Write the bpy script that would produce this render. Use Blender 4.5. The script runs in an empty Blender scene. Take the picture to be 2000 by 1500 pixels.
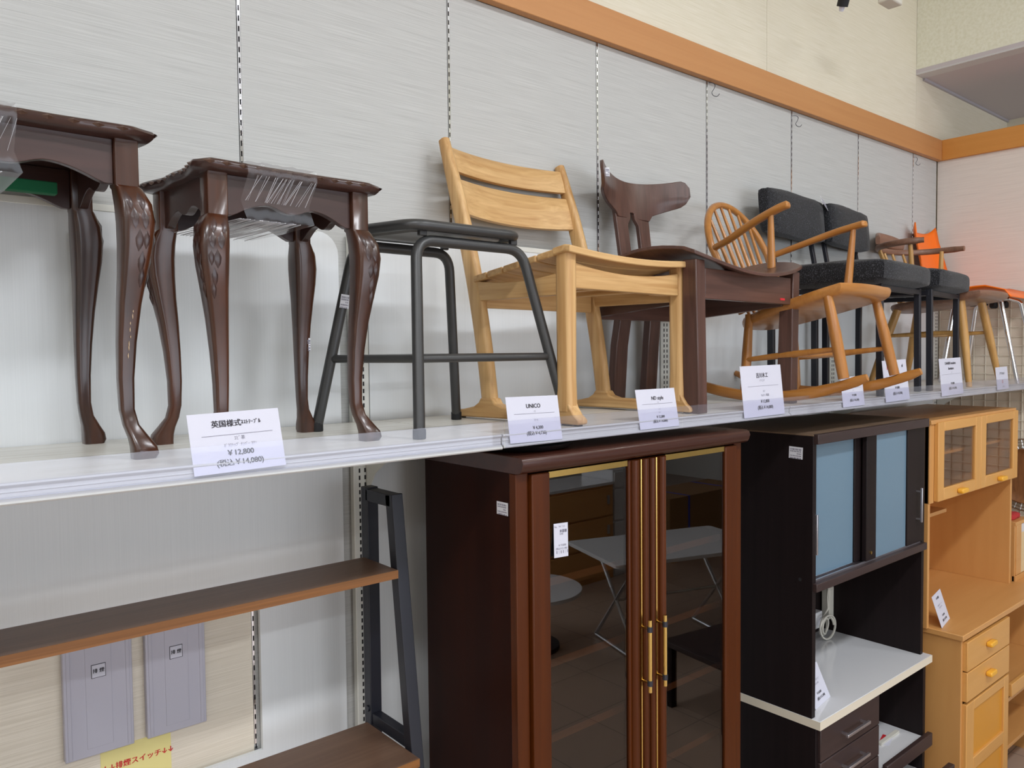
import bpy, bmesh, math, random
from mathutils import Vector, Matrix
random.seed(7)
C = bpy.context.scene.collection
PI = math.pi
EYE = 2.08                                   # camera height above the floor
SHELF = 1.895                                # top of the long display shelf

# ------------------------------------------------------------------ camera
cam_d = bpy.data.cameras.new('camera'); cam = bpy.data.objects.new('camera', cam_d); C.objects.link(cam)
cam_d.sensor_width = 36; cam_d.lens = 36 * 1544.2 / 2000; cam_d.clip_start = 0.02; cam_d.clip_end = 60
def cam_matrix(yaw, pitch, roll, loc):
    f = Vector((math.sin(yaw) * math.cos(pitch), math.cos(yaw) * math.cos(pitch), math.sin(pitch)))
    r = Vector((math.cos(yaw), -math.sin(yaw), 0)); u = r.cross(f)
    r2 = r * math.cos(roll) + u * math.sin(roll); u2 = u * math.cos(roll) - r * math.sin(roll)
    m = Matrix(((r2.x, u2.x, -f.x, loc[0]), (r2.y, u2.y, -f.y, loc[1]), (r2.z, u2.z, -f.z, loc[2]), (0, 0, 0, 1)))
    return m
cam.matrix_world = cam_matrix(0.700747, -0.0414977, -0.0104165, (0, -1.85, EYE))
bpy.context.scene.camera = cam

# ------------------------------------------------------------------ light, world, exposure
S = bpy.context.scene
S.view_settings.view_transform = 'Standard'; S.view_settings.look = 'None'
S.view_settings.gamma = 1; S.view_settings.use_curve_mapping = False
S.view_settings.exposure = -0.42
S.cycles.use_denoising = True
S.cycles.max_bounces = 8; S.cycles.transparent_max_bounces = 16
S.cycles.sample_clamp_indirect = 6.0
W = bpy.data.worlds.new('store_air'); S.world = W; W.use_nodes = True
W.node_tree.nodes['Background'].inputs[0].default_value = (0.9, 0.96, 1, 1)
W.node_tree.nodes['Background'].inputs[1].default_value = 0.3
def area(name, loc, sx, sy, power, color, rot=(0, 0, 0)):
    l = bpy.data.lights.new(name, 'AREA'); l.shape = 'RECTANGLE'; l.size = sx; l.size_y = sy
    l.energy = power; l.color = color
    o = bpy.data.objects.new(name, l); o.location = loc; o.rotation_euler = rot; C.objects.link(o); return o
for i in range(5):
    area('ceiling_lamp_near', (-3 + i * 2.6, -2.7, 4.45), 1.25, 0.30, 72, (0.94, 0.975, 1.03))
    area('ceiling_lamp_far', (-3 + i * 2.6, -5.6, 4.45), 1.25, 0.30, 50, (0.94, 0.975, 1.03))

area('assumed_window_daylight', (3.0, -7.9, 1.75), 8.0, 2.3, 225, (0.90, 0.97, 1.08), (PI / 2, 0, 0))  # added frontal fill; its window is unseen, assumed from weak shadows and bluish light

# ------------------------------------------------------------------ materials
def new_mat(name):
    m = bpy.data.materials.new(name); m.use_nodes = True
    return m, m.node_tree, m.node_tree.nodes['Principled BSDF']
def srgb(r, g, b):
    f = lambda c: (c / 255 / 12.92) if c / 255 <= 0.04045 else ((c / 255 + 0.055) / 1.055) ** 2.4
    return (f(r), f(g), f(b), 1)
def plain(name, col, rough=0.5, metal=0.0, coat=0.0, spec=0.5, flat=False):
    m, t, p = new_mat(name)
    p.inputs['Base Color'].default_value = col; p.inputs['Roughness'].default_value = rough
    p.inputs['Metallic'].default_value = metal; p.inputs['Coat Weight'].default_value = coat
    p.inputs['Specular IOR Level'].default_value = spec
    if flat: return m
    # a little unevenness in the gloss so that no surface is perfectly uniform
    tc = t.nodes.new('ShaderNodeTexCoord'); n = t.nodes.new('ShaderNodeTexNoise'); n.inputs['Scale'].default_value = 9
    mr = t.nodes.new('ShaderNodeMapRange'); mr.inputs[3].default_value = max(0.0, rough - 0.05); mr.inputs[4].default_value = min(1, rough + 0.05)
    t.links.new(tc.outputs['Object'], n.inputs['Vector']); t.links.new(n.outputs['Fac'], mr.inputs[0]); t.links.new(mr.outputs[0], p.inputs['Roughness'])
    return m
def wood(name, c1, c2, axis='z', rough=0.4, coat=0.0, fine=45, along=2.2, contrast=(0.3, 0.7), bump=0.15, spec=0.5):
    m, t, p = new_mat(name)
    tc = t.nodes.new('ShaderNodeTexCoord'); mp = t.nodes.new('ShaderNodeMapping')
    sc = {'x': (along, fine, fine), 'y': (fine, along, fine), 'z': (fine, fine, along)}[axis]
    mp.inputs['Scale'].default_value = sc
    n = t.nodes.new('ShaderNodeTexNoise'); n.inputs['Scale'].default_value = 1.0; n.inputs['Detail'].default_value = 7; n.inputs['Distortion'].default_value = 0.8
    n2 = t.nodes.new('ShaderNodeTexNoise'); n2.inputs['Scale'].default_value = 0.18; n2.inputs['Detail'].default_value = 3; n2.inputs['Distortion'].default_value = 1.6
    mx = t.nodes.new('ShaderNodeMath'); mx.operation = 'MULTIPLY_ADD'; mx.inputs[1].default_value = 0.5
    m2 = t.nodes.new('ShaderNodeMath'); m2.operation = 'MULTIPLY'; m2.inputs[1].default_value = 0.5
    r = t.nodes.new('ShaderNodeValToRGB')
    r.color_ramp.elements[0].position = contrast[0]; r.color_ramp.elements[0].color = c1
    r.color_ramp.elements[1].position = contrast[1]; r.color_ramp.elements[1].color = c2
    t.links.new(tc.outputs['Object'], mp.inputs['Vector'])
    t.links.new(mp.outputs[0], n.inputs['Vector']); t.links.new(mp.outputs[0], n2.inputs['Vector'])
    t.links.new(n2.outputs['Fac'], m2.inputs[0]); t.links.new(n.outputs['Fac'], mx.inputs[0]); t.links.new(m2.outputs[0], mx.inputs[2])
    t.links.new(mx.outputs[0], r.inputs['Fac']); t.links.new(r.outputs['Color'], p.inputs['Base Color'])
    p.inputs['Roughness'].default_value = rough; p.inputs['Coat Weight'].default_value = coat; p.inputs['Coat Roughness'].default_value = 0.15; p.inputs['Specular IOR Level'].default_value = spec
    b = t.nodes.new('ShaderNodeBump'); b.inputs['Strength'].default_value = bump; b.inputs['Distance'].default_value = 0.002
    t.links.new(n.outputs['Fac'], b.inputs['Height']); t.links.new(b.outputs[0], p.inputs['Normal'])
    return m
def wallpaper(name, c1, c2, scale=(2.5, 2.5, 160), rough=0.75, bump=0.35, blot=0.0):
    m, t, p = new_mat(name)
    tc = t.nodes.new('ShaderNodeTexCoord'); mp = t.nodes.new('ShaderNodeMapping'); mp.inputs['Scale'].default_value = scale
    n = t.nodes.new('ShaderNodeTexNoise'); n.inputs['Scale'].default_value = 1; n.inputs['Detail'].default_value = 5; n.inputs['Distortion'].default_value = 0.35
    r = t.nodes.new('ShaderNodeValToRGB'); r.color_ramp.elements[0].position = 0.32; r.color_ramp.elements[1].position = 0.62
    r.color_ramp.elements[0].color = c1; r.color_ramp.elements[1].color = c2
    t.links.new(tc.outputs['Object'], mp.inputs['Vector']); t.links.new(mp.outputs[0], n.inputs['Vector'])
    t.links.new(n.outputs['Fac'], r.inputs['Fac']); t.links.new(r.outputs['Color'], p.inputs['Base Color'])
    p.inputs['Roughness'].default_value = rough
    b = t.nodes.new('ShaderNodeBump'); b.inputs['Strength'].default_value = bump; b.inputs['Distance'].default_value = 0.002
    t.links.new(n.outputs['Fac'], b.inputs['Height']); t.links.new(b.outputs[0], p.inputs['Normal'])
    return m
def clear(name, tint, ior=1.45, rough=0.02, gloss=1.0, milk=0.0, milkcol=(0.85, 0.87, 0.95, 1)):
    """thin clear sheet: lets light straight through, mirrors by Fresnel"""
    m = bpy.data.materials.new(name); m.use_nodes = True; t = m.node_tree
    t.nodes.clear()
    out = t.nodes.new('ShaderNodeOutputMaterial'); mix = t.nodes.new('ShaderNodeMixShader')
    tr = t.nodes.new('ShaderNodeBsdfTransparent'); gl = t.nodes.new('ShaderNodeBsdfGlossy'); lw = t.nodes.new('ShaderNodeLayerWeight')
    lw.inputs['Blend'].default_value = 0.5; f0 = ((ior - 1) / (ior + 1)) ** 2
    pw = t.nodes.new('ShaderNodeMath'); pw.operation = 'POWER'; pw.inputs[1].default_value = 5.0; fr = t.nodes.new('ShaderNodeMath'); fr.operation = 'MULTIPLY_ADD'; fr.inputs[1].default_value = 1 - f0; fr.inputs[2].default_value = f0
    t.links.new(lw.outputs['Facing'], pw.inputs[0]); t.links.new(pw.outputs[0], fr.inputs[0])
    tr.inputs['Color'].default_value = tint; gl.inputs['Roughness'].default_value = rough; 
    gl.inputs['Color'].default_value = (gloss, gloss, gloss, 1)
    src = tr.outputs[0]
    if milk > 0:
        df = t.nodes.new('ShaderNodeBsdfDiffuse'); df.inputs['Color'].default_value = milkcol
        m2 = t.nodes.new('ShaderNodeMixShader'); m2.inputs[0].default_value = milk
        t.links.new(tr.outputs[0], m2.inputs[1]); t.links.new(df.outputs[0], m2.inputs[2]); src = m2.outputs[0]
    t.links.new(fr.outputs[0], mix.inputs[0]); t.links.new(src, mix.inputs[1]); t.links.new(gl.outputs[0], mix.inputs[2])
    t.links.new(mix.outputs[0], out.inputs['Surface'])
    return m
def tweed(name, c1, c2):
    m, t, p = new_mat(name)
    tc = t.nodes.new('ShaderNodeTexCoord'); n = t.nodes.new('ShaderNodeTexNoise'); n.inputs['Scale'].default_value = 260; n.inputs['Detail'].default_value = 3
    r = t.nodes.new('ShaderNodeValToRGB'); r.color_ramp.elements[0].position = 0.52; r.color_ramp.elements[1].position = 0.74
    r.color_ramp.elements[0].color = c1; r.color_ramp.elements[1].color = c2
    t.links.new(tc.outputs['Object'], n.inputs['Vector']); t.links.new(n.outputs['Fac'], r.inputs['Fac']); t.links.new(r.outputs['Color'], p.inputs['Base Color'])
    p.inputs['Roughness'].default_value = 0.95; p.inputs['Sheen Weight'].default_value = 0.15
    b = t.nodes.new('ShaderNodeBump'); b.inputs['Strength'].default_value = 0.5; b.inputs['Distance'].default_value = 0.002
    t.links.new(n.outputs['Fac'], b.inputs['Height']); t.links.new(b.outputs[0], p.inputs['Normal'])
    return m

M = {}
M['paper'] = wallpaper('woven_grey_wallpaper', srgb(180, 180, 177), srgb(195, 195, 192), scale=(5, 5, 420), bump=0.25)
M['paper_up'] = wallpaper('cream_wallpaper', srgb(219, 211, 188), srgb(229, 222, 203), scale=(6, 6, 260))
M['paper_low'] = wallpaper('beige_wallpaper', srgb(214, 204, 186), srgb(230, 221, 205), scale=(5, 5, 420), bump=0.25)
M['paper_right'] = wallpaper('bounce_tinted_wallpaper', srgb(220, 211, 203), srgb(232, 224, 216), scale=(5, 5, 420), bump=0.2)  # warm tint: bounce light off the orange chair put into the colour
M['paper_block'] = wallpaper('bulkhead_wallpaper', srgb(228, 226, 204), srgb(238, 237, 220), scale=(70, 70, 70))
M['soffit'] = plain('grey_soffit_board', srgb(196, 188, 192), 0.7)
M['trim_x'] = wood('orange_beech_x', srgb(190, 132, 80), srgb(202, 146, 92), 'x', 0.5, 0.0, 60, 1.5, (0.3, 0.8), 0.05)
M['trim_y'] = wood('orange_beech_y', srgb(204, 138, 62), srgb(214, 148, 72), 'y', 0.5, 0.0, 60, 1.5, (0.3, 0.8), 0.05)
M['steel_white'] = plain('ivory_enamel_steel', srgb(222, 222, 214), 0.35)
M['panel_white'] = wallpaper('white_ribbed_panel', srgb(222, 225, 226), srgb(226, 229, 230), scale=(420, 2, 2), rough=0.45, bump=0.03)
M['lip'] = plain('ivory_shelf_lip', srgb(192, 192, 190), 0.4)
M['shelf_top'] = wallpaper('pale_shelf_board', srgb(206, 202, 190), srgb(226, 224, 216), scale=(3, 60, 3), rough=0.3, bump=0.05)
M['dark'] = plain('dark_void', srgb(28, 26, 28), 0.8)
M['chrome'] = plain('chrome', (0.82, 0.83, 0.86, 1), 0.12, 1.0)
M['acrylic'] = clear('clear_acrylic', (0.962, 0.964, 0.995, 1), 1.47, 0.03, 0.72, 0.035, (0.86, 0.88, 0.98, 1))
M['mahog'] = wood('mahogany_z', srgb(32, 15, 9), srgb(88, 45, 20), 'z', 0.28, 0.35, 40, 2.5, (0.3, 0.75), 0.1)
M['mahog_d'] = wood('mahogany_dark_x', srgb(44, 26, 23), srgb(72, 45, 39), 'x', 0.35, 0.3, 40, 3, (0.3, 0.75), 0.1)
M['mahog_y'] = wood('mahogany_dark_y', srgb(44, 26, 23), srgb(72, 45, 39), 'y', 0.35, 0.3, 40, 3, (0.3, 0.75), 0.1)
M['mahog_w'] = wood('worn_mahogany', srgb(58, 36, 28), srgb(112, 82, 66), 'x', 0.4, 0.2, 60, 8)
M['film'] = clear('stretch_film', (0.985, 0.985, 0.99, 1), 1.45, 0.15, 0.9, 0.025, (0.85, 0.85, 0.88, 1))
M['felt'] = plain('green_felt', srgb(12, 92, 56), 0.9)
M['blackmetal'] = plain('charcoal_metal', srgb(52, 52, 52), 0.38, 0.0, 0.0, 0.6)
M['seatgrey'] = plain('grey_seat_underside', srgb(112, 112, 110), 0.4)
M['rubber'] = plain('black_rubber', srgb(22, 22, 24), 0.7)
M['blackpaint'] = plain('navy_black_paint', srgb(26, 27, 36), 0.45)
OA, OB = srgb(176, 128, 72), srgb(228, 190, 134)
M['oak_z'] = wood('oak_z', OA, OB, 'z', 0.45, 0.0, 70, 3)
M['oak_x'] = wood('oak_x', OA, OB, 'x', 0.45, 0.0, 70, 3)
M['oak_y'] = wood('oak_y', OA, OB, 'y', 0.45, 0.0, 70, 3)
WA, WB = srgb(60, 38, 31), srgb(102, 70, 60)
M['walnut_z'] = wood('walnut_z', WA, WB, 'z', 0.35, 0.15, 60, 2.5)
M['walnut_x'] = wood('walnut_x', WA, WB, 'x', 0.35, 0.15, 60, 2.5)
M['walnut_y'] = wood('walnut_y', WA, WB, 'y', 0.35, 0.15, 60, 2.5)
RA, RB = srgb(158, 98, 40), srgb(196, 136, 68)
M['elm_z'] = wood('elm_z', RA, RB, 'z', 0.32, 0.25, 50, 3, (0.25, 0.75), 0.08)
M['elm_x'] = wood('elm_x', RA, RB, 'x', 0.32, 0.25, 50, 3, (0.25, 0.75), 0.08)
M['elm_y'] = wood('elm_y', RA, RB, 'y', 0.32, 0.25, 50, 3, (0.25, 0.75), 0.08)
M['tweed'] = tweed('black_tweed', srgb(17, 18, 22), srgb(84, 86, 94))
M['softwal_x'] = wood('brown_walnut_x', srgb(108, 76, 60), srgb(148, 108, 86), 'x', 0.4, 0.1, 60, 3)
M['ash_z'] = wood('ash_z', srgb(176, 128, 66), srgb(206, 160, 94), 'z', 0.4, 0.1, 60, 3)
M['orange'] = plain('orange_plastic', srgb(255, 118, 8), 0.35)
M['shelfwal_x'] = wood('walnut_board_x', srgb(86, 62, 47), srgb(122, 94, 75), 'x', 0.4, 0.0, 70, 2, (0.25, 0.8), 0.08)
M['shelfedge_x'] = wood('walnut_edge_x', srgb(112, 70, 30), srgb(150, 98, 48), 'x', 0.45, 0.0, 90, 2)
M['cherry_z'] = wood('cherry_z', srgb(56, 21, 2), srgb(92, 43, 7), 'z', 0.38, 0.05, 30, 1.2, (0.2, 0.8), 0.05, spec=0.25)
M['cherry_x'] = wood('cherry_x', srgb(48, 22, 16), srgb(74, 38, 26), 'x', 0.3, 0.4, 30, 1.2, (0.2, 0.8), 0.05)
M['cherry_shade'] = wood('cherry_shaded_z', srgb(24, 8, 5), srgb(50, 20, 10), 'z', 0.45, 0.0, 18, 0.8, (0.2, 0.8), 0.05, spec=0.12)  # sides turned from the light: their shade is put into the colour
M['cherry_shade_x'] = wood('cherry_shaded_x', srgb(24, 8, 5), srgb(46, 18, 9), 'x', 0.5, 0.0, 18, 0.8, (0.2, 0.8), 0.05, spec=0.15)  # inner shelves: dimness of the interior put into the colour
M['lit_edge_x'] = wood('lit_shelf_edge_x', srgb(150, 92, 54), srgb(176, 112, 70), 'x', 0.4, 0.1, 40, 2)  # front edges of the inner shelves, painted lighter as if lit
M['brass'] = plain('brass', (0.72, 0.5, 0.16, 1), 0.25, 1.0)
M['gun'] = plain('gunmetal', srgb(70, 72, 82), 0.35, 0.7)
M['glass'] = clear('tinted_cabinet_glass', (0.52, 0.50, 0.48, 1), 1.85, 0.0, 1.0)
M['glass2'] = clear('clear_cabinet_glass', (0.85, 0.8, 0.75, 1), 1.45, 0.0, 1.0)
M['espresso_z'] = wood('espresso_z', srgb(20, 13, 14), srgb(36, 27, 27), 'z', 0.45, 0.0, 60, 1.5, (0.2, 0.85), 0.06, spec=0.2)
M['espresso_x'] = wood('espresso_x', srgb(44, 32, 32), srgb(66, 50, 48), 'x', 0.4, 0.0, 60, 1.5, (0.2, 0.85), 0.06)
M['cabtop'] = plain('dusty_brown_board', srgb(112, 90, 70), 0.7)
M['frost'] = plain('frosted_blue_glass', srgb(108, 134, 152), 0.22, 0.0, 0.0, 0.6, flat=True)
M['alu'] = plain('brushed_aluminium', (0.75, 0.77, 0.85, 1), 0.3, 1.0)
M['gloss_white'] = plain('glossy_white_laminate', srgb(224, 224, 226), 0.12, 0, 0.4)
M['cream_edge'] = plain('cream_edging', srgb(226, 216, 196), 0.4)
M['ivory'] = plain('ivory_plastic', srgb(214, 210, 198), 0.45)
AA, AB = srgb(194, 136, 74), srgb(218, 164, 100)
M['alder_z'] = wood('alder_z', AA, AB, 'z', 0.42, 0.1, 14, 1.4, (0.15, 0.85), 0.04)
M['alder_x'] = wood('alder_x', AA, AB, 'x', 0.42, 0.1, 14, 1.4, (0.15, 0.85), 0.04)
M['alder_y'] = wood('alder_y', AA, AB, 'y', 0.42, 0.1, 14, 1.4, (0.15, 0.85), 0.04)
M['honey_z'] = wood('honey_alder_z', srgb(204, 146, 74), srgb(222, 168, 96), 'z', 0.42, 0.1, 30, 2, (0.15, 0.85), 0.04)
M['honey_x'] = wood('honey_alder_x', srgb(204, 146, 74), srgb(222, 168, 96), 'x', 0.42, 0.1, 30, 2, (0.15, 0.85), 0.04)
M['knob'] = plain('amber_wood_knob', srgb(240, 178, 56), 0.35)
M['card'] = plain('white_card', srgb(208, 208, 220), 0.6)
M['ink'] = plain('black_ink', srgb(44, 40, 46), 0.7)
M['inkgrey'] = plain('grey_ink', srgb(128, 126, 140), 0.7)
M['inkred'] = plain('red_ink', srgb(204, 34, 44), 0.7)
M['inkblue'] = plain('blue_ink', srgb(40, 70, 190), 0.7)
M['sticker'] = plain('white_sticker', srgb(222, 222, 228), 0.5)
M['yellow'] = plain('yellow_notice', srgb(232, 220, 148), 0.6)
M['switch'] = plain('lilac_grey_steel', srgb(188, 186, 198), 0.5)
M['wire'] = plain('cream_coated_wire', srgb(226, 218, 200), 0.4)
M['floor'] = None
M['cardboard'] = plain('cardboard', srgb(150, 112, 70), 0.8)
M['strap'] = plain('blue_strap', srgb(50, 70, 200), 0.5)
M['rattan'] = wood('brown_rattan', srgb(110, 68, 34), srgb(150, 98, 54), 'z', 0.6, 0, 120, 20)
M['steel'] = plain('stainless_steel', (0.7, 0.7, 0.7, 1), 0.3, 1.0)
M['ceil'] = plain('white_ceiling', srgb(225, 225, 220), 0.8)

# ------------------------------------------------------------------ geometry collector
class G:
    def __init__(s): s.v = []; s.f = []
    def add(s, vs, fs):
        n = len(s.v); s.v += [tuple(v) for v in vs]; s.f += [tuple(i + n for i in f) for f in fs]; return s
    def box(s, x0, x1, y0, y1, z0, z1):
        vs = [(x0, y0, z0), (x1, y0, z0), (x1, y1, z0), (x0, y1, z0), (x0, y0, z1), (x1, y0, z1), (x1, y1, z1), (x0, y1, z1)]
        return s.add(vs, [(0, 3, 2, 1), (4, 5, 6, 7), (0, 1, 5, 4), (1, 2, 6, 5), (2, 3, 7, 6), (3, 0, 4, 7)])
    def prism(s, pts, a0, a1, axis='x'):
        mk = {'x': lambda p, a: (a, p[0], p[1]), 'y': lambda p, a: (p[0], a, p[1]), 'z': lambda p, a: (p[0], p[1], a)}[axis]
        n = len(pts); vs = [mk(p, a0) for p in pts] + [mk(p, a1) for p in pts]
        return s.add(vs, [tuple(range(n))[::-1], tuple(range(n, 2 * n))] + [(i, (i + 1) % n, n + (i + 1) % n, n + i) for i in range(n)])
    def loft(s, rings, cap=True, closed=False):
        n = len(rings[0]); vs = [p for r in rings for p in r]; fs = []
        m = len(rings)
        for k in range(m if closed else m - 1):
            a, b = k * n, ((k + 1) % m) * n
            fs += [(a + i, a + (i + 1) % n, b + (i + 1) % n, b + i) for i in range(n)]
        if cap and not closed: fs += [tuple(range(n))[::-1], tuple(range((m - 1) * n, m * n))]
        return s.add(vs, fs)
    def tube(s, path, r, n=10, closed=False, cap=True):
        P = [Vector(p) for p in path]; m = len(P); rs = r if isinstance(r, (list, tuple)) else [r] * m
        T = []
        for i in range(m):
            if closed: t = P[(i + 1) % m] - P[i - 1]
            else: t = P[min(i + 1, m - 1)] - P[max(i - 1, 0)]
            T.append(t.normalized())
        up = Vector((0, 0, 1)) if abs(T[0].z) < 0.9 else Vector((1, 0, 0))
        u = (up - T[0] * up.dot(T[0])).normalized(); rings = []
        for i in range(m):
            u = (u - T[i] * u.dot(T[i])).normalized(); w = T[i].cross(u)
            rings.append([P[i] + (u * math.cos(2 * PI * k / n) + w * math.sin(2 * PI * k / n)) * rs[i] for k in range(n)])
        return s.loft(rings, cap, closed)
    def bar(s, path, wa, wb, side, round_=0.0):
        """rectangular bar swept along path; side = direction of the width wa; wb = thickness; both may be lists"""
        P = [Vector(p) for p in path]; m = len(P)
        A = wa if isinstance(wa, (list, tuple)) else [wa] * m; B = wb if isinstance(wb, (list, tuple)) else [wb] * m
        side = Vector(side); rings = []
        for i in range(m):
            t = (P[min(i + 1, m - 1)] - P[max(i - 1, 0)]).normalized()
            a = (side - t * side.dot(t)).normalized(); b = t.cross(a)
            ha, hb = A[i] / 2, B[i] / 2
            if round_ <= 0:
                q = [(-ha, -hb), (ha, -hb), (ha, hb), (-ha, hb)]
            else:
                r = min(round_, ha * 0.98, hb * 0.98); q = []
                for (cx, cy, a0) in ((ha - r, hb - r, 0), (-ha + r, hb - r, 90), (-ha + r, -hb + r, 180), (ha - r, -hb + r, 270)):
                    for k in range(3):
                        an = math.radians(a0 + 45 * k); q.append((cx + r * math.cos(an), cy + r * math.sin(an)))
            rings.append([P[i] + a * x + b * y for x, y in q])
        return s.loft(rings)
    def sheet(s, grid, thick):
        """grid[i][j] -> points of the top face; solid of given thickness below"""
        m, n = len(grid), len(grid[0]); vs = [Vector(p) for r in grid for p in r]
        vs += [v - Vector((0, 0, thick)) for v in vs]; o = m * n; fs = []
        for i in range(m - 1):
            for j in range(n - 1):
                a, b, c, d = i * n + j, (i + 1) * n + j, (i + 1) * n + j + 1, i * n + j + 1
                fs += [(a, b, c, d), (o + d, o + c, o + b, o + a)]
        for i in range(m - 1):
            fs += [(i * n, o + i * n, o + (i + 1) * n, (i + 1) * n)]
            a = i * n + n - 1; b = a + n; fs += [(b, o + b, o + a, a)]
        for j in range(n - 1):
            fs += [(j + 1, o + j + 1, o + j, j)]
            a = (m - 1) * n + j; fs += [(a, o + a, o + a + 1, a + 1)]
        return s.add(vs, fs)
    def xf(s, mat): s.v = [tuple(mat @ Vector(v)) for v in s.v]; return s
    def obj(s, name, mat, parent=None, bevel=0.0, smooth=35, loc=None, seg=2):
        bm = bmesh.new(); vv = [bm.verts.new(v) for v in s.v]
        for f in s.f:
            try: bm.faces.new([vv[i] for i in f])
            except ValueError: pass
        bmesh.ops.recalc_face_normals(bm, faces=bm.faces)
        me = bpy.data.meshes.new(name); bm.to_mesh(me); bm.free()
        if isinstance(mat, (list, tuple)):
            for q in mat: me.materials.append(q)
        else: me.materials.append(mat)
        if smooth:
            me.polygons.foreach_set('use_smooth', [True] * len(me.polygons)); me.set_sharp_from_angle(angle=math.radians(smooth))
        o = bpy.data.objects.new(name, me); C.objects.link(o)
        if parent is not None: o.parent = parent
        if loc is not None: o.location = loc
        if bevel > 0:
            b = o.modifiers.new('bevel', 'BEVEL'); b.width = bevel; b.segments = seg; b.limit_method = 'ANGLE'; b.angle_limit = math.radians(40); b.harden_normals = False
        return o
def box(x0, x1, y0, y1, z0, z1): return G().box(x0, x1, y0, y1, z0, z1)
def tag(o, label, cat, group=None):
    o['label'] = label; o['category'] = cat
    if group: o['group'] = group
    return o
def thing(name, label, cat, loc=(0, 0, 0), rotz=0.0, group=None):
    o = bpy.data.objects.new(name, None); C.objects.link(o); o.location = loc; o.rotation_euler = (0, 0, math.radians(rotz)); o.empty_display_size = 0.05
    return tag(o, label, cat, group)
def struct(o): o['kind'] = 'structure'; return o
def stuff(o): o['kind'] = 'stuff'; return o
def part(o, label): o['label'] = label; return o
def copy_part(o, parent, loc=None):
    c = o.copy(); C.objects.link(c); c.parent = parent
    if loc is not None: c.location = loc
    return c
def fillet(pts, r, n=6, closed=False):
    P = [Vector(p) for p in pts]; out = []; m = len(P)
    for i in range(m):
        if not closed and i in (0, m - 1): out.append(P[i]); continue
        a, b, c = P[i - 1], P[i], P[(i + 1) % m]
        d1, d2 = (a - b).normalized(), (c - b).normalized(); ang = d1.angle(d2)
        L = min(r / math.tan(ang / 2), (a - b).length * 0.49, (c - b).length * 0.49)
        p0, p2 = b + d1 * L, b + d2 * L
        for k in range(n + 1):
            t = k / n; out.append(p0 * (1 - t) ** 2 + b * 2 * t * (1 - t) + p2 * t * t)
    return out
def smoothline(pts, n=6):
    """Catmull-Rom through points"""
    P = [Vector(p) for p in pts]; out = []
    for i in range(len(P) - 1):
        p0, p1, p2, p3 = P[max(i - 1, 0)], P[i], P[i + 1], P[min(i + 2, len(P) - 1)]
        for k in range(n):
            t = k / n
            out.append(0.5 * ((2 * p1) + (p2 - p0) * t + (2 * p0 - 5 * p1 + 4 * p2 - p3) * t * t + (3 * p1 - p0 - 3 * p2 + p3) * t ** 3))
    out.append(P[-1]); return out
def rrect(x0, x1, y0, y1, r, n=4):
    q = []
    for (cx, cy, a0) in ((x1 - r, y1 - r, 0), (x0 + r, y1 - r, 90), (x0 + r, y0 + r, 180), (x1 - r, y0 + r, 270)):
        for k in range(n + 1):
            an = math.radians(a0 + 90 * k / n); q.append((cx + r * math.cos(an), cy + r * math.sin(an)))
    return q

# text: made as curves first, turned to meshes together at the end of the script
TEXTS = []
def lettering(lines, mat, parent, mtx=None, name='lettering'):
    """lines = [(string, x, z, size, bold)] in the parent's x-z plane, facing -y"""
    TEXTS.append((lines, mat, parent, mtx, name))
def flush_texts():
    tmp = []
    for ti, (lines, mat, parent, mtx, name) in enumerate(TEXTS):
        for (s, x, z, size, bold) in lines:
            cu = bpy.data.curves.new('t', 'FONT'); cu.body = s; cu.size = size; cu.align_x = 'CENTER'; cu.align_y = 'CENTER'
            cu.resolution_u = 3
            o = bpy.data.objects.new('t', cu); C.objects.link(o); tmp.append((ti, o, x, z, size * 0.028 if bold else 0))
    dg = bpy.context.evaluated_depsgraph_get(); dg.update()
    bms = {}
    for ti, o, x, z, bb in tmp:
        for dx, dz, dy in (((-bb, 0, 0), (bb, 0, 0.00003), (0, bb * 0.7, 0.00006)) if bb else ((0, 0, 0),)):
            me = bpy.data.meshes.new_from_object(o.evaluated_get(dg))
            me.transform(Matrix.Translation((x + dx, -dy, z + dz)) @ Matrix.Rotation(PI / 2, 4, 'X'))
            bm = bms.setdefault(ti, bmesh.new()); bm.from_mesh(me); bpy.data.meshes.remove(me)
    for ti, o, x, z, bb in tmp:
        cu = o.data; bpy.data.objects.remove(o); bpy.data.curves.remove(cu)
    for ti, bm in bms.items():
        lines, mat, parent, mtx, name = TEXTS[ti]
        if mtx is not None: bm.transform(mtx)
        me = bpy.data.meshes.new(name); bm.to_mesh(me); bm.free(); me.materials.append(mat)
        o = bpy.data.objects.new(name, me); C.objects.link(o); o.parent = parent

# ================================================================== THE ROOM
KW = 1.035; WY = 1.85 * (KW - 1)              # the long wall stands at y = WY
JX = [x * KW for x in (-1.067, -0.467, 0.133, 0.733, 1.338, 1.944, 2.546, 3.149, 3.744, 4.344, 4.645)]
TRIM0, TRIM1 = EYE + 1.02 * KW, EYE + 1.13 * KW
SOF = EYE + 1.44 * KW; BX = 4.375 * KW; RX = 4.65 * KW; FX = 5.72 * KW
wall_b = struct(box(-4.0, FX + 0.1, WY + 0.012, WY + 0.10, 0, 5.2).obj('wall_back', M['paper_up']))
for a, b in zip(JX[:-1], JX[1:]):
    p = box(0, b - a - 0.009, 0, 0.012, 0.0, TRIM0).obj('wallpaper_panel', M['paper'], wall_b, 0.0015, loc=(a + 0.0045, WY, 0))
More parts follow.
